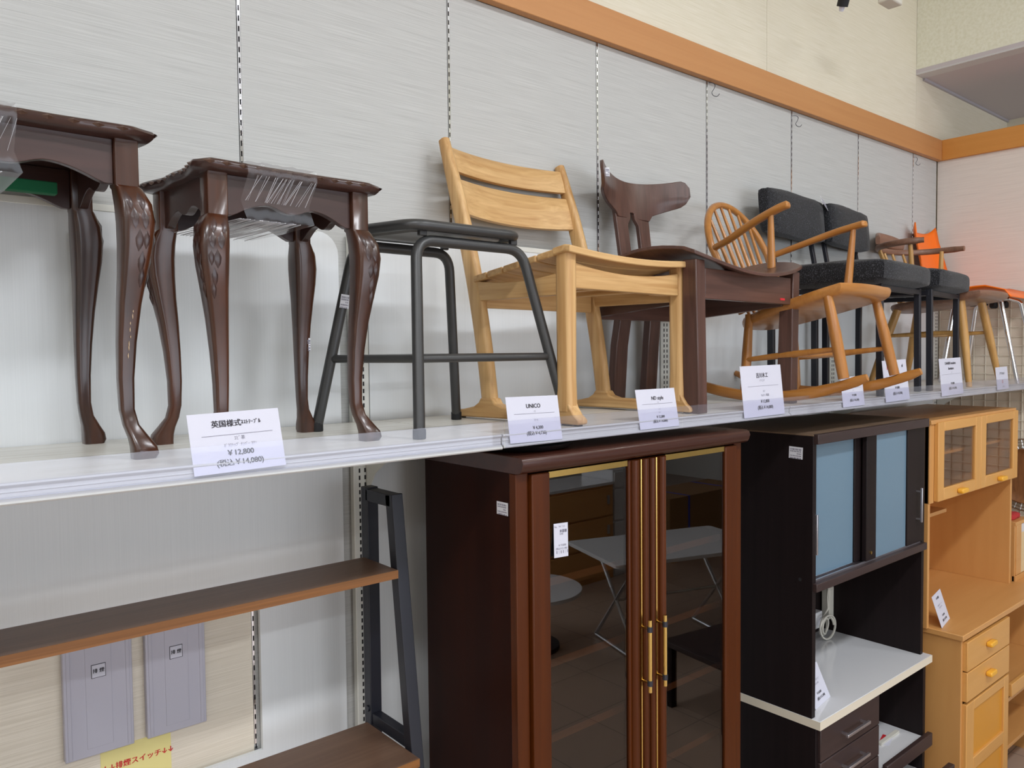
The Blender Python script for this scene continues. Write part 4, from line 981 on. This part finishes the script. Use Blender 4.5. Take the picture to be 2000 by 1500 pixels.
# ================================================================== ESPRESSO KITCHEN CABINET
ek = thing('kitchen_cabinet', 'dark espresso kitchen cabinet with frosted sliding doors and white counter', 'cabinet', (2.440, -0.500, 0))
EW = 0.868; ED = 0.42
zt = EYE - 0.287; zc = EYE - 1.245; zm = EYE - 0.800
# hutch
box(0.0, 0.022, 0.0, ED, zc, zt - 0.004).obj('side_panel', M['espresso_z'], ek, 0.001)
box(EW - 0.022, EW, 0.0, ED, zc, zt - 0.004).obj('side_panel', M['espresso_z'], ek, 0.001)
box(0.022, EW - 0.022, ED - 0.01, ED, zc, zt - 0.02).obj('back_board', M['espresso_z'], ek)
box(0.0, EW, 0.0, ED, zt - 0.006, zt).obj('top_panel', M['cabtop'], ek, 0.001)
box(0.004, EW, -0.016, 0.004, zt - 0.032, zt + 0.001).obj('top_rail', M['espresso_x'], ek, 0.002)
box(0.004, EW - 0.004, -0.014, 0.05, zm - 0.014, zm + 0.014).obj('bottom_rail', M['espresso_x'], ek, 0.002)
box(0.022, EW - 0.022, 0.05, ED - 0.01, zm - 0.010, zm + 0.010).obj('hutch_floor', M['espresso_x'], ek, 0.001)
box(0.022, EW - 0.022, 0.07, ED - 0.01, zm + 0.20, zm + 0.218).obj('hutch_shelf', M['espresso_x'], ek, 0.001)
for y in (0.004, 0.026): box(0.022, EW - 0.022, y, y + 0.006, zm + 0.014, zm + 0.022).obj('sliding_track', M['alu'], ek, 0.0005)
def sliding(x0, x1, g0, g1, y, handle_x, nm='sliding_door'):
    z0, z1 = zm + 0.022, zt - 0.034
    d = box(x0, g0, y, y + 0.018, z0, z1).obj(nm, M['espresso_z'], ek, 0.002)
    box(g1, x1, y, y + 0.018, z0, z1).obj('door_stile', M['espresso_z'], d, 0.002)
    box(g0 - 0.004, g1 + 0.004, y + 0.006, y + 0.011, z0, z1).obj('frosted_pane', M['frost'], d)
    if handle_x is not None:
        box(handle_x - 0.004, handle_x + 0.004, -0.026, -0.018, EYE - 0.692, EYE - 0.556).obj('handle', M['alu'], d, 0.001)
        for z in (EYE - 0.68, EYE - 0.57): box(handle_x - 0.003, handle_x + 0.003, -0.02, y + 0.004, z - 0.003, z + 0.003).obj('handle_post', M['alu'], d)
    return d
sliding(0.024, 0.400, 0.062, 0.330, 0.022, None)
dd_ = sliding(0.372, EW - 0.024, 0.448, 0.706, -0.002, 0.788)
box(0.018, 0.026, -0.006, 0.022, EYE - 0.692, EYE - 0.556).obj('left_handle', M['alu'], ek, 0.001)
G().tube([(0.405, -0.006, zm + 0.05), (0.405, 0.0, zm + 0.05)], 0.006, 10).obj('brass_stud', M['brass'], ek)
G().tube([(-0.001, 0.045, zm + 0.02), (0.002, 0.045, zm + 0.02)], 0.006, 12).obj('screw_cap', M['rubber'], ek)
# counter and base
ct = box(0.0, EW + 0.014, -0.030, ED + 0.02, zc - 0.030, zc).obj('counter', M['gloss_white'], ek, 0.002)
g = box(-0.001, EW + 0.015, -0.0312, -0.030, zc - 0.0295, zc - 0.001); g.box(-0.0012, 0.0, -0.031, ED + 0.02, zc - 0.0295, zc - 0.001); g.obj('counter_edge', M['cream_edge'], ct)
box(0.004, 0.026, -0.012, ED, 0.0, zc - 0.030).obj('side_panel', M['espresso_z'], ek, 0.001)
box(EW - 0.022, EW, -0.012, ED, 0.0, zc - 0.030).obj('side_panel', M['espresso_z'], ek, 0.001)
box(0.442, 0.458, -0.005, ED, 0.0, zc - 0.030).obj('divider', M['espresso_z'], ek, 0.001)
box(0.026, EW - 0.022, ED - 0.01, ED, 0.05, zc - 0.03).obj('back_board', M['espresso_z'], ek)
box(0.026, EW - 0.022, 0.0, ED, 0.03, 0.05).obj('base_board', M['espresso_x'], ek)
zd = zc - 0.036
for k in range(4):
    z1 = zd - k * 0.1165; z0 = z1 - 0.113 if k < 3 else 0.06
    dr = box(0.020, 0.444, -0.022, 0.0, z0, z1).obj('drawer', M['espresso_x'], ek, 0.003)
    if k < 3:
        box(0.150, 0.315, -0.052, -0.042, z1 - 0.060, z1 - 0.050).obj('handle', M['alu'], dr, 0.001)
        for x in (0.165, 0.30): box(x - 0.004, x + 0.004, -0.044, -0.020, z1 - 0.059, z1 - 0.051).obj('handle_post', M['alu'], dr)
zs = EYE - 1.575
tr_ = box(0.460, EW - 0.024, -0.02, ED - 0.02, zs - 0.012, zs).obj('sliding_shelf', M['gloss_white'], ek, 0.001)
box(0.462, EW - 0.010, -0.046, -0.026, zs - 0.030, zs + 0.022).obj('shelf_front', M['espresso_x'], tr_, 0.003)
box(0.462, EW - 0.024, ED - 0.04, ED - 0.02, zs, zs + 0.012).obj('shelf_lip', M['gloss_white'], tr_)
box(0.640, 0.80, 0.06, 0.075, zs, zs + 0.010).obj('slide_rail', M['ivory'], tr_)
t2_ = box(0.460, EW - 0.024, -0.10, ED - 0.02, zs - 0.152, zs - 0.140).obj('sliding_shelf', M['gloss_white'], ek, 0.001)
box(0.462, EW - 0.008, -0.130, -0.106, zs - 0.17, zs - 0.075).obj('shelf_front', M['espresso_x'], t2_, 0.003)
lb = box(-0.045, 0.045, -0.02, 0.02, 0, 0.0006).obj('leaflet', M['card'], smooth=0, loc=(2.44 + 0.70, -0.43, zs + 0.0002)); lb.rotation_euler = (0, 0, math.radians(14))
box(-0.044, 0.044, 0.006, 0.019, 0.0004, 0.0009).obj('red_heading', M['inkred'], lb); tag(lb, 'small white leaflet with red heading on the pull-out shelf', 'leaflet')
# power strip, socket box and coiled cord in the open compartment
oy = ED - 0.012
box(0.300, 0.345, oy - 0.040, oy, EYE - 1.13, EYE - 0.99).obj('power_strip', M['ivory'], ek, 0.003) if False else None
ps = box(-0.020, 0.020, -0.036, 0, -0.070, 0.070).obj('power_strip', M['ivory'], None, 0.003, loc=(3.264, -0.098, EYE - 1.115))
box(-0.014, 0.014, -0.0375, -0.035, -0.06, 0.06).obj('socket_face', M['ivory'], ps, 0.001); tag(ps, 'ivory power strip screwed upright in the open compartment of the dark cabinet', 'power strip')
sb_ = box(-0.075, 0.075, -0.045, 0, -0.035, 0.035).obj('socket_box', M['gloss_white'], None, 0.003, loc=(3.105, -0.092, EYE - 1.165)); tag(sb_, 'white socket box behind the cord in the dark cabinet', 'box')
for x in (-0.04, 0.0, 0.04): box(x - 0.012, x + 0.012, -0.0465, -0.044, -0.02, 0.012).obj('socket', M['sticker'], sb_)
path = []
for k in range(90):
    a = k / 90 * 2 * PI * 3.2; r = 0.042 + 0.010 * math.sin(a * 0.31)
    path.append((r * math.cos(a), 0.010 * math.sin(a * 0.7) + k * 0.0003, 0.052 + r * math.sin(a)))
path += [(0.03, 0.02, 0.12), (0.05, 0.035, 0.16), (0.075, 0.045, 0.20)]
tag(G().tube(smoothline(path, 1), 0.0045, 6).obj('coiled_cord', M['ivory'], smooth=60, loc=(3.165, -0.175, zc + 0.005)), 'ivory power cord coiled on the white counter at the back', 'cord')
G().tube([(0.715, oy - 0.001, EYE - 1.092), (0.715, oy, EYE - 1.092)], 0.026, 20).obj('cable_hole', plain('raw_chipboard', srgb(96, 48, 34), 0.8), ek)
card((2.512, -0.475, zc + 0.0008), (2.650, -0.455, zc + 0.0008), 0.125, -24, 'white price card standing on the glossy white counter',
     [('1点', -0.1, 0.78, 0.08, 0.001, K), ('ｷｯﾁﾝﾎﾞｰﾄﾞ 引戸 ﾀｲﾌﾟ', 0.1, 0.62, 0.06, 0, KG), ('W90 D45 H180', 0.0, 0.53, 0.06, 0, KG), ('￥24,800', 0.0, 0.30, 0.085, 0.001, K), ('(税込￥27,280)', 0.05, 0.17, 0.085, 0.001, K)], 'price cards on the cabinet counters')
sticker(ek, Matrix.Translation((-0.0006, 0.062, EYE - 0.352)) @ Matrix.Rotation(-PI / 2, 4, 'Z') @ Matrix.Rotation(math.radians(2), 4, 'Y'), 0.050, 0.040)

# ================================================================== HONEY ALDER KITCHEN CABINET
ak = thing('kitchen_cabinet', 'honey alder kitchen cabinet with two small glass doors above a counter', 'cabinet', (3.430, -0.600, 0))
AWD = 1.000; hy_ = 0.135; AD = 0.545
zt2 = EYE - 0.305; zc2 = EYE - 1.182
box(0.0, 0.020, hy_, AD, zc2, zt2 - 0.018).obj('side_panel', M['alder_z'], ak, 0.001)
box(AWD - 0.040, AWD - 0.018, hy_, AD, zc2, zt2 - 0.018).obj('side_panel', M['alder_z'], ak, 0.001)
box(0.020, AWD - 0.04, AD - 0.01, AD, zc2, zt2 - 0.018).obj('back_board', M['alder_z'], ak)
box(-0.004, AWD - 0.014, hy_ - 0.012, AD, zt2 - 0.018, zt2).obj('top_panel', M['alder_x'], ak, 0.002)
box(0.02, AWD - 0.04, hy_ + 0.01, AD - 0.01, EYE - 0.655, EYE - 0.640).obj('hutch_floor', M['alder_x'], ak, 0.001)
box(0.02, AWD - 0.04, hy_ + 0.04, AD - 0.01, EYE - 0.475, EYE - 0.463).obj('hutch_shelf', M['alder_x'], ak, 0.001)
box(0.02, 0.45, hy_ + 0.10, AD - 0.02, EYE - 0.765, EYE - 0.748).obj('small_shelf', M['alder_x'], ak, 0.001)
box(0.45, 0.465, hy_ + 0.10, AD - 0.02, EYE - 0.765, EYE - 0.655).obj('shelf_side', M['alder_z'], ak, 0.001) if False else None
def alder_door(x0, x1):
    z0, z1 = EYE - 0.650, EYE - 0.316; a = 0.060; y0 = hy_ - 0.022
    d = box(x0, x0 + a, y0, hy_ - 0.002, z0, z1).obj('door', M['honey_z'], ak, 0.003)
    box(x1 - a, x1, y0, hy_ - 0.002, z0, z1).obj('door_stile', M['honey_z'], d, 0.003)
    box(x0 + a, x1 - a, y0, hy_ - 0.002, z0, z0 + 0.052).obj('door_rail', M['honey_x'], d, 0.003)
    box(x0 + a, x1 - a, y0, hy_ - 0.002, z1 - 0.040, z1).obj('door_rail', M['honey_x'], d, 0.003)
    box(x0 + a - 0.004, x1 - a + 0.004, hy_ - 0.014, hy_ - 0.010, z0 + 0.048, z1 - 0.036).obj('glass_pane', M['glass2'], d)
    kx = (x0 + x1) / 2
    G().prism([(-0.034, -0.006), (-0.028, -0.011), (0.028, -0.011), (0.034, -0.006), (0.034, 0.006), (0.028, 0.010), (-0.028, 0.010), (-0.034, 0.006)], y0 - 0.024, y0, 'y').xf(Matrix.Translation((kx, 0, z0 + 0.024))).obj('knob', M['knob'], d, 0.004)
    return d
alder_door(0.044, 0.508); alder_door(0.512, 0.985)
box(0.0, 0.044, hy_ - 0.004, hy_ + 0.016, EYE - 0.655, zt2 - 0.018).obj('stile', M['alder_z'], ak, 0.001)
box(0.02, AWD + 0.215, 0.0, AD, zc2 - 0.024, zc2).obj('counter', M['alder_x'], ak, 0.003)
# base: drawer column at left, open niches at right
box(0.034, 0.054, 0.012, AD, 0.0, zc2 - 0.024).obj('side_panel', M['alder_z'], ak, 0.001)
box(0.536, 0.552, 0.020, AD, 0.0, zc2 - 0.024).obj('divider', M['alder_z'], ak, 0.001)
box(AWD + 0.16, AWD + 0.18, 0.012, AD, 0.0, zc2 - 0.024).obj('side_panel', M['alder_z'], ak, 0.001)
box(0.05, AWD + 0.16, AD - 0.01, AD, 0.0, zc2 - 0.024).obj('back_board', M['alder_z'], ak)
zd = zc2 - 0.034
for k in range(2):
    z1 = zd - k * 0.128
    dr = box(0.052, 0.534, -0.006, 0.014, z1 - 0.123, z1).obj('drawer', M['honey_x'], ak, 0.003)
    G().prism([(-0.034, -0.006), (-0.028, -0.011), (0.028, -0.011), (0.034, -0.006), (0.034, 0.006), (0.028, 0.010), (-0.028, 0.010), (-0.034, 0.006)], -0.030, -0.006, 'y').xf(Matrix.Translation((0.285, 0, z1 - 0.055))).obj('knob', M['knob'], dr, 0.004)
z1 = zd - 0.262; a = 0.078
dr = box(0.052, 0.052 + a, -0.006, 0.014, 0.08, z1).obj('door', M['honey_z'], ak, 0.003)
box(0.534 - 0.055, 0.534, -0.006, 0.014, 0.08, z1).obj('door_stile', M['honey_z'], dr, 0.003)
box(0.052 + a, 0.479, -0.006, 0.014, z1 - 0.040, z1).obj('door_rail', M['honey_x'], dr, 0.003)
box(0.052 + a, 0.479, -0.006, 0.014, z1 - 0.300, z1 - 0.245).obj('door_rail', M['honey_x'], dr, 0.003)
box(0.052 + a, 0.479, -0.006, 0.014, 0.08, 0.13).obj('door_rail', M['honey_x'], dr, 0.003)
box(0.052 + a - 0.004, 0.483, 0.004, 0.010, 0.10, z1 - 0.03).obj('door_panel', plain('amber_veneer', srgb(214, 148, 50), 0.4), dr)
for z, y in ((EYE - 1.545, -0.0), (EYE - 1.66, 0.05), (EYE - 1.86, 0.03)):
    s3 = box(0.554, AWD + 0.158, y, AD - 0.02, z - 0.018, z).obj('niche_shelf', M['alder_x'], ak, 0.001)
box(0.554, AWD + 0.158, -0.012, 0.004, EYE - 1.588, EYE - 1.530).obj('shelf_front', M['honey_x'], ak, 0.002)
card((3.430 + 0.052, -0.505, zc2 + 0.0008), (3.430 + 0.205, -0.478, zc2 + 0.0008), 0.130, -18, 'white price card standing on the alder wood counter',
     [('◆ 食器棚', -0.05, 0.84, 0.08, 0.001, K), ('天然木 ｱﾙﾀﾞｰ ﾌﾟﾘﾝﾄ', 0.0, 0.62, 0.065, 0, KG), ('W100 D50 H180', 0.0, 0.54, 0.055, 0, KG), ('￥29,800', 0.05, 0.28, 0.085, 0.001, K), ('(税込￥32,780)', 0.05, 0.14, 0.085, 0.001, K)], 'price cards on the cabinet counters')

# ================================================================== THINGS BETWEEN THE ALDER CABINET AND THE RIGHT WALL
gp = thing('wire_grid_panel', 'cream wire grid panel hanging on the right wall', 'grid panel', (RX - 0.015, WY - 0.03, EYE - 1.30))
g = G(); y = 0.0; H_ = 1.58
k = 0
while k * 0.060 < 1.02: g.tube([(0, -k * 0.060, 0), (0, -k * 0.060, H_)], 0.0026, 5); k += 1
k = 0
while k * 0.050 < H_: g.tube([(-0.004, 0, k * 0.050), (-0.004, -1.02, k * 0.050)], 0.0022, 5); k += 1
stuff(g.obj('grid_wire', M['wire'], gp, smooth=60))
box(0.004, 0.012, -1.03, 0.01, -0.01, H_ + 0.01).obj('grid_backing', plain('beige_backing', srgb(222, 210, 192), 0.7), gp)
rt = thing('round_tray', 'round brown rattan tray leaning on the wire grid by the alder cabinet', 'tray', (RX - 0.05, -0.420, EYE - 0.835))
rings = []
for r, z in ((0.002, 0.006), (0.10, 0.006), (0.128, 0.010), (0.142, 0.022), (0.146, 0.020), (0.135, 0.004), (0.10, -0.002), (0.002, -0.002)):
    rings.append([(-z, r * math.cos(2 * PI * q / 32), 0.146 + r * math.sin(2 * PI * q / 32)) for q in range(32)])
G().loft(rings).obj('tray_body', M['rattan'], rt, smooth=50)
mb = thing('mesh_bowl', 'silver wire mesh bowl behind the round rattan tray', 'bowl', (RX - 0.03, -0.425, EYE - 0.890))
g = G()
for q in range(9):
    r = 0.06 + 0.0165 * q; g.tube([(-0.004 - 0.002 * q, r * math.cos(2 * PI * j / 36), 0.205 + r * math.sin(2 * PI * j / 36)) for j in range(36)], 0.0026 if q < 8 else 0.005, 5, closed=True)
for j in range(40):
    a = 2 * PI * j / 40; g.tube([(-0.004, 0.05 * math.cos(a), 0.205 + 0.05 * math.sin(a)), (-0.020, 0.192 * math.cos(a), 0.205 + 0.192 * math.sin(a))], 0.0018, 4)
stuff(g.obj('mesh_wire', M['steel'], mb, smooth=60))
bx = thing('small_cupboard', 'small pale wooden cupboard standing at the right end of the alder counter', 'cupboard', (4.445, -0.47, zc2))
zb = EYE - 0.900; hb = zb - zc2
box(0, 0.015, 0, 0.28, 0, hb).obj('side_panel', M['alder_z'], bx, 0.001); box(0.175, 0.19, 0, 0.28, 0, hb).obj('side_panel', M['alder_z'], bx, 0.001)
box(0, 0.19, -0.005, 0.28, hb, hb + 0.018).obj('top_panel', M['alder_x'], bx, 0.002); box(0.015, 0.175, 0.27, 0.28, 0, hb).obj('back_board', M['alder_z'], bx)
box(0.015, 0.085, -0.004, 0.01, 0.03, hb).obj('front_panel', M['alder_x'], bx, 0.001); box(0.085, 0.175, -0.002, 0.008, 0.03, hb - 0.045).obj('door', plain('pale_birch', srgb(220, 194, 150), 0.5), bx, 0.001)
box(0.085, 0.175, -0.003, 0.009, hb - 0.045, hb - 0.002).obj('white_rail', M['gloss_white'], bx, 0.001)
box(0.0, 0.19, -0.006, 0.01, 0.0, 0.028).obj('plinth', M['alder_x'], bx, 0.001)
g = cushion(-0.055, 0.055, -0.03, 0.03, 0, 0.028, 0.004)
tag(g.obj('folded_cloth', plain('red_cloth', srgb(178, 46, 46), 0.9), smooth=60, loc=(4.535, -0.42, zb + 0.0185)), 'red folded cloth on the small pale cupboard', 'cloth')

# ================================================================== LADDER SHELF
ls = thing('ladder_shelf', 'black metal ladder shelf with walnut boards in front of the white panel', 'shelf', (0.983, -0.10, 0))
def frame_end(x):
    f = 0.016
    fr = box(x - f, x + f, -0.010, 0.022, 0.0, EYE - 0.338).obj('back_post', M['blackpaint'], ls, 0.002)
    G().bar([(x, -0.318, 0.0), (x, -0.110, EYE - 0.342)], 0.032, 0.030, (1, 0, 0)).obj('front_post', M['blackpaint'], ls, 0.002)
    box(x - f, x + f, -0.118, 0.0, EYE - 0.372, EYE - 0.342).obj('top_bar', M['blackpaint'], ls, 0.002)
    box(x - f * 0.8, x + f * 0.8, -0.172, 0.0, EYE - 0.944, EYE - 0.914).obj('cross_bar', M['blackpaint'], ls, 0.002)
    G().tube([(x - 0.02, 0.004, EYE - 0.905), (x + 0.004, 0.004, EYE - 0.905)], 0.008, 10).obj('bolt', M['blackpaint'], ls)
frame_end(0.022); frame_end(-0.83)
for z, d in ((EYE - 0.514, 0.160), (EYE - 0.937, 0.240), (EYE - 1.36, 0.32), (EYE - 1.80, 0.38)):
    b_ = box(-0.85, 0.0, -d, 0.0, z - 0.020, z).obj('board', M['shelfwal_x'], ls, 0.001)
    box(-0.85, 0.0, -d - 0.0008, -d + 0.0002, z - 0.0198, z - 0.0004).obj('front_edge', M['shelfedge_x'], b_)

# ================================================================== SMOKE-VENT SWITCH BOXES AND NOTICE
for (x0, x1, lab, dx) in ((0.322, 0.456, 'left grey smoke vent switch box on the wall under the walnut board', 0.388), (0.483, 0.612, 'right grey smoke vent switch box on the wall under the walnut board', 0.551)):
    z0 = EYE - 0.848 * KW; w = (x1 - x0) * KW; cxx = dx - (x0 + x1) / 2
    o = box(-w / 2, w / 2, -0.018, 0.0, 0, 0.30).obj('switch_box', M['switch'], None, 0.002, loc=((x0 + x1) / 2 * KW, WY - 0.0005, z0)); tag(o, lab, 'switch box', 'smoke vent switch boxes')
    for s in (-1, 1): box(s * (w / 2 - 0.010) - 0.004, s * (w / 2 - 0.010) + 0.004, -0.0195, -0.017, 0.004, 0.296).obj('edge_fold', M['switch'], o, 0.001)
    box(-0.026 + cxx * 0.2, 0.026 + cxx * 0.2, -0.0192, -0.017, 0.018, 0.29).obj('cover_plate', M['switch'], o, 0.0006)
    pl = box(-0.0145, 0.0145, -0.0198, -0.0185, 0.172, 0.202).obj('name_plate', M['ink'], o); 
    box(-0.0133, 0.0133, -0.0202, -0.019, 0.1732, 0.2008).obj('plate_face', M['card'], pl)
    lettering([('排 煙', 0.0, 0.187, 0.0105, 0.0003)], M['ink'], o, Matrix.Translation((0, -0.0206, 0)))
no = box(-0.075, 0.075, -0.0012, 0.0, -0.16, 0.0).obj('paper_notice', M['yellow'], None, loc=(0.4635 * KW, WY - 0.0005, EYE - 0.8495 * KW)); tag(no, 'yellow paper notice with red Japanese writing below the switch boxes', 'notice')
lettering([('↓↓排煙スイッチ↓↓', 0.004, -0.045, 0.0165, 0.0004)], M['inkred'], no, Matrix.Translation((0, -0.0018, 0)) @ Matrix.Scale(1.0, 4))

# ================================================================== SMALL THINGS ON THE WALL
for (x, z, lab, s) in ((1.381, 1.015, 'bent wire hook at the first joint under the orange trim, above the dark chair', 1.0), (1.706, 1.0, 'bent wire hook at the joint above the black cushioned chairs', 0.9), (2.348, 1.0, 'bent wire hook nearest the corner of the room', 0.8)):
    X = x * 1.85 * KW; z *= KW
    pth = smoothline([(0.0, -0.001, 0.0), (0.012, -0.012, -0.002), (0.016, -0.020, -0.012), (0.006, -0.020, -0.030), (0.000, -0.016, -0.042), (0.004, -0.020, -0.054), (0.014, -0.030, -0.058), (0.022, -0.036, -0.048)], 4)
    tag(G().tube([tuple(Vector(p) * s) for p in pth], 0.0013, 6).obj('wire_hook', M['gun'], smooth=60, loc=(X, WY - 0.002, EYE + z)), lab, 'hook', 'wire hooks under the trim')
spt = thing('spotlight', 'small black spotlight at the top edge of the cream wall', 'lamp', (3.00, -0.30, EYE + 1.320))
G().tube([(-0.03, -0.06, 0.11), (-0.012, -0.02, 0.045), (0, 0, 0.0)], [0.022, 0.022, 0.021], 14).obj('lamp_head', M['rubber'], spt)
G().tube([(0.0, 0.0, 0.0), (0.003, 0.006, -0.016)], [0.012, 0.008], 10).obj('lens', M['card'], spt)
G().tube([(-0.03, -0.06, 0.11), (-0.03, -0.06, 0.50)], 0.008, 8).obj('stem', M['rubber'], spt)
sp2 = thing('sensor', 'beige ceiling sensor box beside the black spotlight', 'sensor', (3.405, -0.30, EYE + 1.436))
box(-0.05, 0.05, -0.03, 0.03, 0, 0.05).obj('housing', M['ivory'], sp2, 0.006); G().tube([(0, 0, 0.05), (0, 0, 0.45)], 0.006, 8).obj('stem', M['ivory'], sp2)

# ================================================================== SHOP FLOOR ACROSS THE AISLE (seen only as reflections in the cabinet glass)
ft = thing('folding_table', 'white topped folding table on crossed steel legs, mirrored in the cabinet glass', 'table', (4.42, -2.68, 0), 18)
G().prism(rrect(-0.62, 0.62, -0.36, 0.36, 0.03), 0.68, 0.705, 'z').obj('tabletop', M['gloss_white'], ft, 0.002)
for s in (-0.42, 0.42):
    for q in (-1, 1): G().tube([(s, -0.30 * q, 0.02), (s, 0.28 * q, 0.67)], 0.013, 8).obj('leg', M['steel'], ft)
    G().tube([(s - 0.0, -0.30, 0.02), (s, 0.30, 0.02)], 0.012, 8).obj('foot_bar', M['steel'], ft)
G().tube([(-0.42, 0, 0.35), (0.42, 0, 0.35)], 0.010, 8).obj('stretcher', M['steel'], ft)
ds_ = thing('dresser', 'brown chest with white top across the aisle, mirrored in the cabinet glass', 'dresser', (4.92, -4.25, 0))
box(-0.42, 0.40, -0.22, 0.22, 0.0, 0.86).obj('body', M['alder_x'], ds_, 0.003); box(-0.43, 0.41, -0.23, 0.23, 0.86, 0.885).obj('top_panel', M['gloss_white'], ds_, 0.002)
for k in range(3):
    dq = box(-0.40, 0.38, 0.22, 0.235, 0.05 + k * 0.27, 0.30 + k * 0.27).obj('drawer', M['alder_x'], ds_, 0.002); box(0.30, 0.33, 0.235, 0.245, 0.15 + k * 0.27, 0.23 + k * 0.27).obj('handle', M['steel'], dq)
wc = thing('white_cabinet', 'white two-door cabinet beside the chest, mirrored in the cabinet glass', 'cabinet', (5.55, -4.25, 0))
box(-0.21, 0.24, -0.2, 0.2, 0.0, 0.98).obj('body', M['gloss_white'], wc, 0.002)
for z0, z1 in ((0.03, 0.5), (0.52, 0.80), (0.82, 0.96)): box(-0.20, 0.23, 0.2, 0.212, z0, z1).obj('door', M['gloss_white'], wc, 0.003)
cb = thing('cardboard_box', 'long cardboard box with blue straps across the aisle, mirrored in the glass', 'box', (6.75, -4.25, 0.20))
box(-0.65, 0.65, -0.25, 0.25, 0, 0.42).obj('carton', M['cardboard'], cb, 0.004)
for x in (-0.35, 0.35): box(x - 0.012, x + 0.012, -0.252, 0.252, -0.001, 0.422).obj('strap', M['strap'], cb)
pl_ = thing('pallet', 'wooden pallet under the long cardboard box', 'pallet', (6.75, -4.25, 0))
for k in range(7): box(-0.66 + k * 0.19, -0.56 + k * 0.19, -0.3, 0.3, 0.17, 0.198).obj('slat', M['alder_y'], pl_)
for y in (-0.25, 0.0, 0.25): box(-0.66, 0.66, y - 0.04, y + 0.04, 0.0, 0.17).obj('bearer', M['alder_x'], pl_)
rtb = thing('round_table', 'low round white table across the aisle, mirrored in the cabinet glass', 'table', (3.62, -3.25, 0))
G().tube([(0, 0, 0.40), (0, 0, 0.425)], 0.36, 40).obj('tabletop', M['gloss_white'], rtb); G().tube([(0, 0, 0.03), (0, 0, 0.40)], 0.03, 12).obj('column', M['steel'], rtb); G().tube([(0, 0, 0), (0, 0, 0.03)], 0.2, 24).obj('base', M['rubber'], rtb)
dt = thing('dining_table', 'dark low table in the aisle, mirrored in the cabinet glass', 'table', (4.0, -1.75, 0), 8)
box(-0.45, 0.45, -0.25, 0.25, 0.36, 0.39).obj('tabletop', M['espresso_x'], dt, 0.002)
for x in (-0.41, 0.41):
    for y in (-0.21, 0.21): box(x - 0.02, x + 0.02, y - 0.02, y + 0.02, 0, 0.36).obj('leg', M['espresso_z'], dt)

flush_texts()
